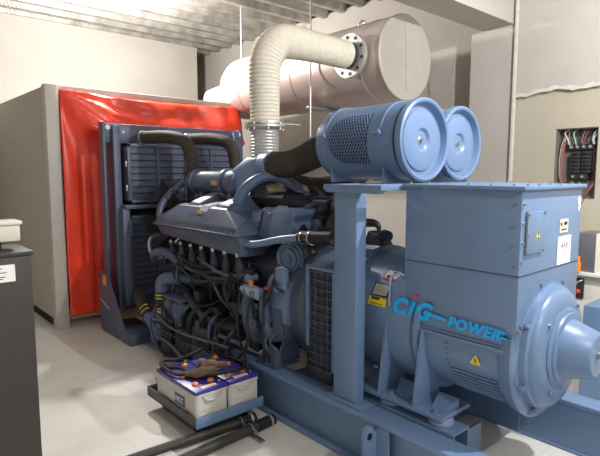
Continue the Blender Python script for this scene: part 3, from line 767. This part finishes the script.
P('duct_collar', MB().lathe([(0,.09),(0,.104),(.06,.10),(.06,.08)],(2.77,3.18,1.54),(0,1,0),32),'blue')
# charge air pipe looping over the housing
P('charge_air_pipe', MB().tube([(2.33,3.36,1.40),(2.36,3.32,1.50),(2.42,3.25,1.575),(2.50,3.20,1.61),(2.60,3.13,1.59),(2.70,3.02,1.50),(2.78,2.95,1.40)],[.048,.045,.042,.04,.04,.038,.036],n=20),'blue_mid')
P('duct_support', MB().bar((2.60,3.24,1.60),(2.66,3.0,1.50),.05,.018).bar((2.66,3.0,1.50),(2.70,2.76,1.42),.05,.018).bar((2.78,3.0,1.60),(2.72,2.78,1.44),.04,.015),'blue_mid')
P('clamp_block', MB().box(2.58,2.78,2.66,2.78,1.36,1.44,.012),'blue_mid')
P('fuel_rail', MB().cyl((2.60,3.75,1.425),(2.60,3.12,1.445),.018,n=14),'zinc')
P('fuel_rail', MB().cyl((2.64,3.10,1.43),(2.68,2.46,1.44),.032,n=14),'iron_dk')
P('breather_pipe', MB().tube([(2.24,4.10,1.34),(2.20,4.42,1.22),(2.24,4.48,1.34),(2.34,4.46,1.46),(2.44,4.40,1.54)],.030,n=14),'blue_dk')
P('pipe_clamp', MB().lathe([(0,.03),(0,.04),(.05,.04),(.05,.03)],(2.285,4.475,1.39),(.6,-.1,.8),16).lathe([(0,.03),(0,.038),(.03,.038),(.03,.03)],(2.34,4.46,1.44),(.6,-.2,.5),16),'iron_dk')
# hot side insulation around the stack
mb = MB()
for i in range(26):
    mb.sphere((2.60+.28*rnd.random(),3.0+.75*rnd.random(),1.40+.14*rnd.random()),.045+.035*rnd.random(),1,1.2,.8,10)
P('exhaust_manifold_lagging', mb,'insul',angle=80)
P('exhaust_manifold', MB().cyl((2.66,2.85,1.40),(2.66,4.25,1.40),.085,n=24).lathe([(0,.13),(.10,.12),(.16,.12)],(2.65,3.42,1.45),(0,0,1),28),'iron_dk')
# water pipe with black coupling towards the stand
P('water_pipe', MB().tube([(2.20,3.20,1.09),(2.17,3.10,1.12),(2.18,2.92,1.135),(2.21,2.70,1.185),(2.24,2.52,1.215)],.026,n=16),'blue')
P('rubber_coupling', MB().tube([(2.24,2.53,1.215),(2.25,2.44,1.22),(2.27,2.25,1.235)],[.036,.042,.040],n=20),'black')
P('coupling_clamp', MB().lathe([(0,.040),(0,.046),(.012,.046),(.012,.04)],(2.245,2.50,1.215),(.05,-1,.05),20).lathe([(0,.040),(0,.048),(.012,.048),(.012,.04)],(2.252,2.43,1.22),(.05,-1,.05),20),'steel')
# round pump cover
pc = P('pump_cover', MB().lathe([(.0,.13),(-.03,.13),(-.045,.12),(-.05,.10),(-.075,.095),(-.085,.07),(-.095,.065),(-.10,.03),(-.11,.028),(-.112,0)],(2.36,2.70,1.05),(1,.25,0),40),'blue_mid')
mb = MB()
for k in range(10):
    a = 2*PI*k/10; mb.cyl((2.335,2.69+.115*math.cos(a),1.05+.115*math.sin(a)),(2.315,2.685+.115*math.cos(a),1.05+.115*math.sin(a)),.010,n=6)
P('cover_bolt', mb,'blue_dk',pc)
mb = MB()
for k in range(3): mb.torus((2.285-.012*k,2.68,1.05),(1,.25,0),.108-.02*k,.006,32,8)
P('cover_ring', mb,'blue',pc)
# flywheel housing and castings near the alternator
P('flywheel_housing', MB().lathe([(0,.40),(.04,.43),(.20,.43),(.24,.41),(.30,.36),(.32,.2)],(2.65,2.48,.74),(0,1,0),64),'blue_dk')
mb = MB()
for k in range(16):
    a = PI*.5+PI*k/15; mb.cyl((2.65+.405*math.cos(a),2.79,.74+.405*math.sin(a)),(2.65+.405*math.cos(a),2.74,.74+.405*math.sin(a)),.013,n=6)
P('housing_bolt', mb,'blue_dk')
P('gear_case', MB().hull([(2.22,2.82,.90),(2.20,2.60,.90),(2.17,2.80,.66),(2.19,2.62,.60),(2.45,2.82,.95),(2.45,2.6,.95),(2.45,2.84,.5),(2.45,2.6,.5),(2.22,2.86,.80)],.02),'blue')
P('starter_cover', MB().tube([(2.15,2.97,.80),(2.13,2.96,.68),(2.14,2.93,.54),(2.18,2.92,.44)],[.035,.055,.065,.045],n=18),'blue_dk')
P('starter_cover', MB().tube([(2.15,2.80,.78),(2.14,2.78,.64),(2.16,2.76,.50)],[.030,.040,.035],n=16),'blue_dk')
P('engine_mount', MB().hull([(2.10,2.62,.312),(2.10,2.84,.312),(2.34,2.84,.312),(2.34,2.62,.312),(2.10,2.62,.33),(2.10,2.84,.33),(2.30,2.62,.33),(2.30,2.84,.33)],.003),'blue_dk')
for yy in (2.64,2.80): P('mount_web', MB().prism([(2.12,.33),(2.34,.33),(2.34,.62),(2.26,.60)],'y',yy,yy+.018),'blue_dk')
P('mount_block', MB().box(2.20,2.34,2.62,2.84,.50,.60,.01),'blue_dk')
P('bracket_plate', MB().hull([(2.16,2.90,.42),(2.16,2.86,.42),(2.18,2.88,.72),(2.17,2.66,.70),(2.19,2.62,.50),(2.20,2.9,.42),(2.21,2.66,.70),(2.21,2.62,.5)],.004),'blue_dk')
for k in range(22):
    yy = 2.60+.42*rnd.random(); zz = .36+.62*rnd.random(); q = .018+.03*rnd.random(); x_ = 2.12+.06*rnd.random()
    o_ = MB()
    if k%3 == 0: o_.cyl((x_-.02,yy,zz),(x_+.06,yy+.01,zz),q,n=14)
    elif k%3 == 1: o_.hull([(x_+a_*q*.6,yy+b_*q*(1+.5*rnd.random()),zz+c_*q*(1+.8*rnd.random())) for a_ in (-1,1) for b_ in (-1,1) for c_ in (-1,1)],.003)
    else: o_.tube([(x_+.05,yy,zz+.06),(x_,yy+.02,zz+.03),(x_-.01,yy+.03,zz-.03),(x_+.05,yy-.02,zz-.09)],q*.4,n=8)
    P(('pipe_union','valve_casting','oil_pipe')[k%3],o_,['blue_dk','blue','iron_dk','black'][k%4])
P('engine_mount', MB().hull([(2.10,3.95,.312),(2.10,4.15,.312),(2.36,4.15,.312),(2.36,3.95,.312),(2.14,3.98,.36),(2.14,4.12,.36),(2.25,4.0,.6),(2.25,4.1,.6),(2.4,4.0,.6),(2.4,4.1,.6)],.008),'iron_dk')
P('engine_mount', MB().box(2.85,3.16,2.7,2.85,.312,.60,.008).box(2.85,3.16,3.95,4.1,.312,.6,.008),'blue_dk')
P('filter_head', MB().cyl((2.13,2.90,.80),(2.13,2.81,.795),.046,n=24).cyl((2.13,3.0,.803),(2.13,2.89,.80),.040,n=24).sphere((2.13,3.0,.803),.040),'mount')
P('filter_cap', MB().cyl((2.09,2.85,.80),(2.075,2.85,.80),.026,n=18).cyl((2.10,2.96,.80),(2.085,2.96,.80),.018,n=18),'smoke')
P('orange_tag', MB().box(2.10,2.108,2.87,2.91,.85,.885),'orange')
P('red_connector', MB().box(2.11,2.15,2.70,2.75,.845,.868,.004),'copper')
# oil filter canisters at the far lower corner
for yy,zz in ((3.90,.46),(4.06,.46)):
    P('oil_filter', MB().lathe([(0,.03),(.01,.065),(.04,.07),(.20,.07),(.22,.062),(.24,.04)],(2.09,yy,zz-.16),(0,0,1),28),'blue_dk')
P('filter_bracket', MB().box(2.05,2.25,3.84,4.13,.545,.57,.004),'blue_dk')
# lower coolant elbows
P('coolant_elbow', MB().tube([(2.34,3.95,.69),(2.22,4.04,.70),(2.13,4.16,.70),(2.10,4.24,.655),(2.10,4.25,.56)],.056,n=20),'blue_mid')
P('coolant_sleeve', MB().cyl((2.10,4.25,.57),(2.10,4.25,.39),.058,n=24),'hose')
for z_ in (.545,.515,.42,.395): P('sleeve_clamp', MB().lathe([(0,.058),(0,.064),(.012,.064),(.012,.058)],(2.10,4.25,z_-.006),(0,0,1),24),'brass')
P('coolant_elbow', MB().tube([(2.10,4.25,.40),(2.10,4.25,.26),(2.10,4.29,.19),(2.10,4.40,.20),(2.10,4.56,.30)],.054,n=20),'blue_mid')
P('coolant_sleeve', MB().tube([(2.10,4.54,.29),(2.10,4.66,.36),(2.14,4.80,.40),(2.20,5.0,.42)],.060,n=20),'hose')
for q_ in (0,1): P('sleeve_clamp', MB().lathe([(0,.060),(0,.066),(.012,.066),(.012,.060)],(2.10,4.56+q_*.04,.302+q_*.026),(0,.85,.5),24),'brass')
P('coolant_pipe', MB().tube([(2.16,4.50,.84),(2.11,4.38,.90),(2.12,4.24,.93),(2.15,4.12,.90),(2.22,4.05,.80)],.040,n=18),'blue_dk')
P('coolant_pipe', MB().tube([(2.30,4.7,1.02),(2.18,4.60,1.02),(2.12,4.52,.95),(2.14,4.46,.86),(2.3,4.4,.84)],.014,n=10),'zinc')
P('belt_pulley', MB().lathe([(0,.20),(.02,.22),(.04,.20),(.06,.22),(.08,.20)],(2.65,4.36,.72),(0,1,0),40),'iron_dk')
fan = P('cooling_fan', MB().lathe([(0,.12),(.06,.12)],(2.65,4.62,1.15),(0,1,0),30),'iron_dk')
mb = MB()
for k in range(8):
    a = 2*PI*k/8; c_, s_ = math.cos(a), math.sin(a); q, w_ = -s_, c_
    mb.hull([(2.65+c_*.1+q*.05,4.62,1.15+s_*.1+w_*.05),(2.65+c_*.1-q*.05,4.68,1.15+s_*.1-w_*.05),(2.65+c_*.5+q*.09,4.60,1.15+s_*.5+w_*.09),(2.65+c_*.5-q*.09,4.70,1.15+s_*.5-w_*.09),
             (2.65+c_*.1+q*.05,4.625,1.15+s_*.1+w_*.05),(2.65+c_*.5+q*.09,4.605,1.15+s_*.5+w_*.09)])
P('fan_blade_set', mb,'blackmat',fan)
P('fan_drive', MB().cyl((2.65,4.3,1.15),(2.65,4.63,1.15),.07,n=20).cyl((2.65,4.3,1.15),(2.65,4.36,1.15),.14,n=24),'iron_dk')
# pipework on the dark flank
def rp(a, b): return a+(b-a)*rnd.random()
for i in range(16):
    y0 = rp(3.0,4.25); z0 = rp(.86,1.06); y1 = y0+rp(-.3,.3); z1 = rp(.40,.75)
    P('fuel_pipe', MB().tube([(2.19,y0,z0),(rp(2.12,2.17),(y0*2+y1)/3,(z0*2+z1)/3+rp(-.05,.05)),(rp(2.12,2.2),(y0+2*y1)/3,(z0+2*z1)/3),(2.26,y1,z1)],rp(.006,.014),n=8),['blue_dk','iron_dk','black','iron_dk','black'][i%5])
for i in range(8):
    y0 = rp(3.0,3.5); z0 = rp(.55,1.0)
    P('wiring_loom', MB().tube([(2.16,y0,z0),(2.13,y0+.25,z0-.06+rp(-.04,.04)),(2.13,y0+.5,z0+rp(-.06,.06)),(2.18,y0+.75,z0+rp(-.06,.1))],rp(.008,.016),n=8),['black','iron_dk','blue_dk','black'][i%4])
for i in range(7):
    y0 = 3.1+i*.17
    c = P('injector_pump_unit', MB().lathe([(0,.03),(.02,.036),(.10,.036),(.12,.025),(.17,.022)],(2.17,y0,.86),(-.15,0,1),14),'iron_dk')
    P('union_nut', MB().cyl((2.14,y0,1.02),(2.135,y0,1.05),.017,n=6),'steel',c)
for yy,zz,a,b in ((3.18,.60,.10,.14),(3.45,.52,.13,.10),(3.72,.58,.09,.16),(3.30,.42,.16,.07),(3.80,.42,.12,.09)):
    P('accessory_casting', MB().box(2.14,2.28,yy-a/2,yy+a/2,zz-b/2,zz+b/2,.018),'iron_dk')
P('coolant_cross_pipe', MB().tube([(2.14,3.05,.50),(2.10,3.25,.47),(2.11,3.6,.50),(2.16,3.9,.60)],.034,n=14),'iron_dk')
P('starter_motor', MB().lathe([(0,.05),(.01,.07),(.22,.07),(.24,.055),(.34,.05),(.35,.03)],(2.16,3.08,.45),(0,1,0),28),'iron_dk')
for (pa) in ([(2.12,3.0,.86),(2.07,3.0,.7),(2.04,2.96,.5),(2.06,2.92,.36),(2.03,2.86,.30)],[(2.12,2.88,.84),(2.05,2.86,.66),(2.03,2.84,.46),(2.03,2.93,.34),(2.035,2.98,.26)],[(2.14,2.78,.83),(2.08,2.72,.62),(2.07,2.7,.45),(2.12,2.68,.33)],[(2.13,3.15,.9),(2.08,3.2,.78),(2.09,3.1,.6),(2.1,3.0,.5)],[(2.15,2.66,.95),(2.1,2.66,.85),(2.10,2.72,.75),(2.14,2.8,.7)]):
    P('battery_lead', MB().tube(pa,.010,n=8),'black')
P('cable_lug', MB().box(2.02,2.05,2.96,3.0,.215,.27,.004),'steel')
# pipes and castings hanging over the skid rail on the near flank
for i in range(9):
    y0 = 3.05+i*.145
    P('drain_pipe', MB().tube([(2.14,y0,.55),(2.03,y0+rp(-.04,.06),.46+rp(-.05,.05)),(2.00,y0+rp(-.1,.1),.28),(2.02,y0+rp(-.1,.15),.12),(2.035,y0+rp(-.1,.1),.035)],rp(.010,.024),n=10),['iron_dk','black','blue_dk'][i%3])
for yy,zz,a,b in ((3.16,.22,.20,.30),(3.42,.26,.22,.36),(3.70,.23,.24,.32),(3.98,.24,.2,.34)):
    P('side_filter_housing', MB().box(1.985,2.052,yy-a/2,yy+a/2,zz-b/2,zz+b/2,.02),['iron_dk','black'][int(yy*10)%2])
    P('housing_port', MB().cyl((2.0,yy+.03,zz+b/2-.01),(2.0,yy+.05,zz+b/2+.05),.022,n=12),'iron_dk')
for i in range(5):
    z_ = .12+i*.07
    P('fuel_line', MB().tube([(1.985,3.02,z_+rp(-.05,.05)),(1.965,3.3,z_+rp(-.05,.05)),(1.97,3.6,z_+rp(-.05,.05)),(1.965,3.9,z_+rp(-.05,.05)),(2.0,4.15,z_)],rp(.006,.012),n=8),['black','blue_dk','iron_dk'][i%3])
# hose cluster behind the stand (right of the pump)
for i,(yy,zz,r) in enumerate(((2.62,1.33,.085),(2.50,1.30,.07),(2.42,1.40,.05))):
    P('breather_hose', MB().tube([(2.62+.03*i,yy+.06,zz-.14),(2.50,yy,zz-.06),(2.50,yy-.04,zz+.03),(2.62,yy-.06,zz+.10)],r*.55,n=14),'black' if i!=1 else 'hose')
P('breather_ring', MB().torus((2.52,2.66,1.32),(.5,1,.1),.10,.022,30,10),'iron_dk')
P('valve_block', MB().box(2.50,2.66,2.38,2.50,1.38,1.44,.01).box(2.42,2.5,2.56,2.66,1.22,1.32,.012).cyl((2.5,2.45,1.43),(2.5,2.45,1.5),.02,n=10),'blue_dk')
P('oil_hose', MB().tube([(2.40,2.70,1.30),(2.34,2.60,1.24),(2.30,2.48,1.12),(2.32,2.4,1.0)],.03,n=12),'black')
P('rear_hose', MB().tube([(2.50,2.5,1.25),(2.54,2.35,1.30),(2.56,2.2,1.315),(2.56,2.13,1.305),(2.56,2.12,1.26)],[.03,.03,.028,.02,.010],n=14),'iron_dk')
P('rear_bracket', MB().hull([(2.5,2.2,1.18),(2.5,2.04,1.18),(2.62,2.2,1.18),(2.62,2.04,1.18),(2.52,2.18,1.27),(2.52,2.08,1.24),(2.6,2.18,1.27),(2.6,2.08,1.24)],.01).cyl((2.54,2.06,1.25),(2.5,2.0,1.25),.035,n=14),'iron_dk')
for i in range(14):
    P('breather_pipe', MB().tube([(rp(2.45,2.75),rp(2.4,2.8),rp(1.15,1.4)) for q in range(4)],rp(.008,.018),n=8),['black','blue_dk','iron_dk','zinc'][i%4])

P('coupling_cover', MB().box(2.28,2.6,2.36,2.50,.312,.62,.01),'iron_dk')
# louvred coupling guard behind the post
gd = thing('coupling_guard','blue louvred guard box over the coupling, just left of the tall post','guard',(2.4,2.4,.32))
MB().box(2.195,2.215,2.39,2.42,.52,1.05,.006).box(2.195,2.215,2.16,2.18,.40,1.05,.004).box(2.195,2.215,2.18,2.39,1.03,1.05,.004).build('guard_frame','blue',gd)
mb = MB()
for i in range(12):
    z = 1.02-i*.053
    mb.box(2.20,2.209,2.18,2.39,z-.006,z)
for yy in (2.22,2.27,2.33): mb.box(2.202,2.208,yy,yy+.005,.40,1.03)
mb.build('louvre_panel','blue_dk',gd)
MB().box(2.216,2.225,2.18,2.39,.33,1.03).build('mesh_backing','iron_dk',gd)
MB().hull([(2.195,2.42,1.05),(2.195,2.16,1.05),(2.40,2.42,1.16),(2.40,2.16,1.16),(2.195,2.42,1.06),(2.195,2.16,1.06),(2.4,2.42,1.05),(2.4,2.16,1.05)]).build('top_panel','blue_dk',gd)
MB().box(2.20,2.215,2.18,2.42,.31,.40,.003).build('bottom_panel','iron_dk',gd)

# ================================================================== BATTERIES
t = thing('battery_tray','dark steel tray on a low stand holding two batteries','tray',(1.75,2.96,0))
MB().box(1.50,2.01,2.64,3.30,.09,.10,.002).box(1.50,1.508,2.64,3.30,.09,.155).box(2.002,2.01,2.64,3.30,.09,.155).box(1.50,2.01,3.292,3.30,.09,.155).build('tray_pan','tray',t)
MB().box(1.50,2.01,2.632,2.642,.09,.155,.002).build('front_lip','blue',t)
MB().box(1.57,1.62,2.74,3.22,0,.09).box(1.90,1.95,2.74,3.22,0,.09).box(1.57,1.95,2.74,2.78,.0,.09).build('stand_leg','tray',t)
def battery(x0, y0, label):
    z0 = .10; t = thing('truck_battery', label, 'battery', (x0+.112,y0+.26,z0), 'batteries on the tray')
    x1, y1 = x0+.224, y0+.515
    MB().box(x0,x1,y0,y1,z0,z0+.19,.008).build('case','batt',t)
    mb = MB()
    # raised frames and ribs on the near end and the long side
    mb.box(x0+.012,x0+.024,y0-.004,y0,z0+.01,z0+.185).box(x1-.024,x1-.012,y0-.004,y0,z0+.01,z0+.185)
    for z in (.05,.085): mb.box(x0+.024,x1-.024,y0-.004,y0,z0+z,z0+z+.008)
    mb.box(x0-.003,x0,y0+.01,y0+.04,z0+.01,z0+.185).box(x0-.003,x0,y1-.04,y1-.01,z0+.01,z0+.185)
    mb.box(x0-.003,x0,y0+.04,y1-.04,z0+.165,z0+.185)
    mb.box(x0,x1,y0-.006,y0+.01,z0+.172,z0+.188,.003)
    mb.build('case_rib','batt',t)
    MB().tube([(x0+.05,y0-.006,z0+.17),(x0+.08,y0-.016,z0+.145),(x1-.08,y0-.016,z0+.145),(x1-.05,y0-.006,z0+.17)],.006,n=8).build('rope_handle','batt',t)
    l = MB().box(x0-.004,x1+.004,y0-.004,y1+.004,z0+.188,z0+.212,.006).build('lid','purple',t)
    for ix in (.055,.165):
        for iy in (.10,.265,.43):
            c = MB().lathe([(0,.021),(.010,.021),(.014,.017),(.014,.008),(.010,0)],(x0+ix,y0+iy,z0+.212),(0,0,1),20).build('vent_cap','orange',t)
    lb = MB().box(x0+.06,x0+.165,y0+.018,y0+.052,z0+.212,z0+.2135).build('lid_label','paper',t)
    MB().box(x0+.07,x0+.155,y0+.022,y0+.034,z0+.2135,z0+.2145).build('label_band','orange',lb)
    for yy in (y0+.04,y1-.04):
        MB().cyl((x1-.03,yy,z0+.21),(x1-.03,yy,z0+.228),.010,n=12).build('terminal_post','steel',t)
    return t
b1 = battery(1.518,2.665,'white battery with purple lid nearer the open floor, printed side showing')
b2 = battery(1.762,2.665,'white battery with purple lid closer to the blue skid rail')
# print on the long side of the outer battery
pr_ = MB().box(1.5155,1.5175,2.80,2.93,.165,.235).build('printed_label','logo',b1)
pr_.data.materials[0] = mat('navy print',(70,80,130),.5)
tx = text('NCC',.045,(1.5150,2.92,.185),b1,'paper','label_lettering',.0,offs=.001)
tx.location = (0,0,0)
MB().box(1.5155,1.5175,2.735,2.79,.15,.17).build('printed_label','red',b1).data.materials[0] = mat('faded red print',(205,150,140),.6)

def cable(pts, r, label, m='black'):
    o = MB().tube(pts,r,n=10,sub=8).build('battery_cable',m); tag(o,label,'cable'); return o
cable([(1.54,3.13,.325),(1.60,3.0,.345),(1.63,2.85,.33),(1.69,2.76,.35),(1.80,2.74,.345),(1.93,2.75,.335),(1.985,2.82,.34),(1.99,2.95,.33),(1.97,3.10,.33),(2.04,3.2,.40)],.011,'thick black cable looping across both battery lids')
cable([(1.56,3.22,.33),(1.53,3.10,.34),(1.545,2.95,.332),(1.62,2.90,.345),(1.70,2.93,.36)],.010,'short black cable along the outer edge of the near battery lid')
cable([(1.575,3.12,.325),(1.56,3.19,.34),(1.60,3.20,.345),(1.66,3.16,.345),(1.78,3.19,.34),(1.95,3.22,.37),(2.09,3.3,.46)],.011,'black cable running over the far ends of the batteries to the engine')
cable([(1.86,3.05,.33),(1.93,3.12,.36),(2.02,3.22,.42),(2.12,3.25,.52)],.009,'black lead rising from the inner battery to the engine flank')
# brown canvas terminal covers
def sheath(pts, label):
    mb = MB()
    for (x,y,z,r,sx,sy) in pts: mb.sphere((x,y,z),r,sx,sy,.62,14)
    o = mb.build('terminal_cover','sheath',angle=80); md = o.modifiers.new('r','REMESH'); md.mode = 'VOXEL'; md.voxel_size = .008
    md2 = o.modifiers.new('s','SMOOTH'); md2.iterations = 4; md2.factor = .5
    tag(o,label,'cover')
sheath([(1.63,2.86,.345,.045,1,1.2),(1.665,2.83,.355,.05,1.1,1),(1.72,2.82,.352,.045,1.2,1),(1.60,2.90,.338,.03,1,1.5)],'brown canvas cover bunched over a terminal of the near battery')
sheath([(1.78,2.93,.352,.042,1.4,1),(1.84,2.88,.345,.035,1.4,1),(1.745,2.97,.358,.036,1,1),(1.74,2.92,.35,.03,1,1)],'brown canvas cover draped between the two battery lids')

# ================================================================== FLOOR PIPES
o = MB().cyl((.9,2.705,.036),(2.035,2.545,.036),.030,n=20).build('floor_conduit','tray'); 
def conduit(p0,p1,label):
    t = thing('floor_conduit',label,'pipe',Vector(p0))
    MB().cyl(p0,p1,.030,n=20).build('pipe','cab',t)
    d = (Vector(p1)-Vector(p0)).normalized(); q = Vector(p1)
    MB().cyl(q-d*.12,q+d*.02,.036,n=20).build('coupling','black',t)
    MB().cyl(q-d*.02,q-d*.005,.0385,n=20).build('clamp_ring','zinc',t)
    return t
bpy.data.objects.remove(o)
conduit((.85,2.69,.040),(1.90,2.612,.040),'dark conduit on the floor close under the battery tray')
conduit((.95,2.46,.040),(1.98,2.515,.040),'dark conduit on the floor further out from the battery tray')
t = thing('strut_channel','short slotted steel channel clamping the two floor conduits','bracket',(1.80,2.5,0))
MB().box(1.79,1.83,2.38,2.70,0,.012,.002).build('channel','steel',t)
for yy,z in ((2.620,.040),(2.506,.040)):
    MB().torus((1.81,yy,z),(1,0,0),.034,.005,20,6).box(1.80,1.82,yy-.055,yy-.03,.026,.05).build('pipe_clamp','steel',t)
for (xa,xb,ya,yb,lab) in ((1.0,1.33,2.535,2.665,'pale board lying between the two floor conduits'),(1.0,1.30,2.29,2.42,'pale board lying beside the outer floor conduit')):
    o = MB().box(xa,xb,ya,yb,0,.03,.003).build('floor_board','screed'); tag(o,lab,'board')
    md = None

# ================================================================== BREAKER PANEL
t = thing('breaker_panel','open electrical breaker panel with loose wires set in the right wall','panel',(5.1,1.88,NZ0))
MB().box(5.145,5.158,NY0+.004,NY1-.004,NZ0+.004,NZ1-.004).box(5.03,5.15,NY0+.002,NY0+.008,NZ0+.002,NZ1-.002).box(5.03,5.15,NY1-.008,NY1-.002,NZ0+.002,NZ1-.002).box(5.03,5.15,NY0+.002,NY1-.002,NZ1-.008,NZ1-.002).box(5.03,5.15,NY0+.002,NY1-.002,NZ0+.002,NZ0+.008).build('back_box','steelgrey',t)
MB().box(5.10,5.145,1.73,1.985,1.845,1.895,.003).build('busbar_cover','ink',t)
mb = MB()
for i in range(4): MB().cyl((5.10,1.945-i*.055,1.872),(5.088,1.945-i*.055,1.872),.014,n=10).build('terminal_screw','zinc',t)
for r_ in range(6):
    for c_ in range(2):
        y0 = 1.935-c_*.095
        b = MB().box(5.065,5.143,y0-.085,y0,1.63+r_*.034,1.660+r_*.034,.003).build('breaker','ink',t)
        MB().box(5.052,5.066,y0-.05,y0-.03,1.638+r_*.034,1.652+r_*.034,.002).build('breaker_toggle','cab',b)
MB().box(5.06,5.145,1.78,1.93,1.575,1.625,.004).build('main_switch','ink',t)
MB().cyl((5.06,1.90,1.60),(5.045,1.90,1.60),.012,n=10).cyl((5.06,1.82,1.60),(5.045,1.82,1.60),.012,n=10).build('terminal_screw','zinc',t)
for i,(ya,yb,m_) in enumerate(((2.03,1.96,'wire_w'),(1.99,1.945,'steelgrey'),(1.95,1.90,'wire_g'),(1.92,1.87,'ink'),(1.86,1.84,'steelgrey'),(1.83,1.82,'redwire'),(1.80,1.80,'ink'),(1.77,1.75,'wire_g'),(1.74,1.74,'wire_w'))):
    MB().tube([(5.10,ya-.06,2.03),(5.08,ya-.03,2.0),(5.08,yb+.01,1.94),(5.09,yb,1.89)],.006,n=8).build('wire',m_,t)
for i in range(9):
    a = rp(0,.03); MB().tube([(5.09,1.99,1.98-a),(5.07,2.02-a,1.9),(5.065,2.035-a*1.4,1.75),(5.075,2.03-a,1.6),(5.09,1.99,1.50)],.005,n=8).build('wire',['redwire','wire_w','redwire','steelgrey'][i%4],t)
for i in range(3):
    MB().tube([(5.08,1.745-.014*i,1.86),(5.07,1.74-.014*i,1.70),(5.06,1.73-.012*i,1.56),(5.03,1.80,1.42)],.005,n=8).build('wire',['ink','redwire','steelgrey'][i%3],t)
o = MB().tube([(5.06,1.73,1.56),(5.0,1.75,1.46),(4.985,1.80,1.32),(4.985,1.84,1.22)],.0035,n=8).build('wire','redwire'); o.parent = t; o.location = -t.location

# ================================================================== RIGHT SIDE BITS
t = thing('side_cabinet','low cream cabinet with a ledge against the right wall, behind the alternator','cabinet',(4.7,1.5,0))
MB().box(4.52,4.97,.9,1.95,0,.80,.005).build('cabinet_body','cream',t)
MB().box(4.47,4.97,.88,1.97,.80,.83,.006).build('ledge','white',t)
s = MB().box(4.505,4.525,1.56,1.655,.60,.77,.012).build('socket_plate','ink',t)
MB().sphere((4.50,1.60,.66),.022).build('red_knob','copper',s)
MB().tube([(4.50,1.63,.68),(4.47,1.62,.70),(4.48,1.60,.74),(4.50,1.57,.76)],.006,n=8).build('lever','steel',s)
t = thing('grey_instrument_case','dull grey metal case standing on the cream ledge by the wall','box',(4.6,1.56,.83))
MB().box(4.50,4.80,1.485,1.645,.83,1.145,.006).build('case_body','smoke',t)
MB().box(4.495,4.81,1.478,1.486,.83,1.15,.002).build('edge_trim','cream',t)
o = MB().lathe([(0,.020),(.07,.022),(.09,.014),(.13,.012)],(4.47,1.60,.83),(0,0,1),16).build('orange_bottle','orange'); o.location = (0.0,0,0)
tag(o,'small orange bottle in front of the grey case on the ledge','bottle')
t = thing('blue_frame','blue steel floor cabinet behind the alternator\'s bearing cone','cabinet',(4.1,1.35,0))
MB().box(3.9,4.3,1.10,1.345,0,.70,.008).build('frame_body','blue',t)
MB().box(3.895,3.9,1.13,1.18,.05,.66,.0).build('door_edge','blue',t)

# ================================================================== CAMERA, WORLD
cam = bpy.data.cameras.new('camera'); co = bpy.data.objects.new('camera', cam); COL.objects.link(co)
cam.sensor_fit = 'HORIZONTAL'; cam.sensor_width = 36; cam.lens = 36*515/600; cam.clip_start = .05
pitch = R_(6.3); yaw = R_(48.4)
co.location = (0,0,1.65); co.rotation_euler = (PI/2-pitch, 0, yaw-PI/2)
sc = bpy.context.scene; sc.camera = co
w = bpy.data.worlds.new('world'); sc.world = w; w.use_nodes = True
w.node_tree.nodes['Background'].inputs[0].default_value = (.8,.85,.9,1); w.node_tree.nodes['Background'].inputs[1].default_value = .1
sc.view_settings.view_transform = 'Standard'; sc.view_settings.look = 'None'; sc.view_settings.gamma = 1
sc.view_settings.exposure = 0; sc.view_settings.use_curve_mapping = False
sc.cycles.max_bounces = 8; sc.cycles.diffuse_bounces = 5
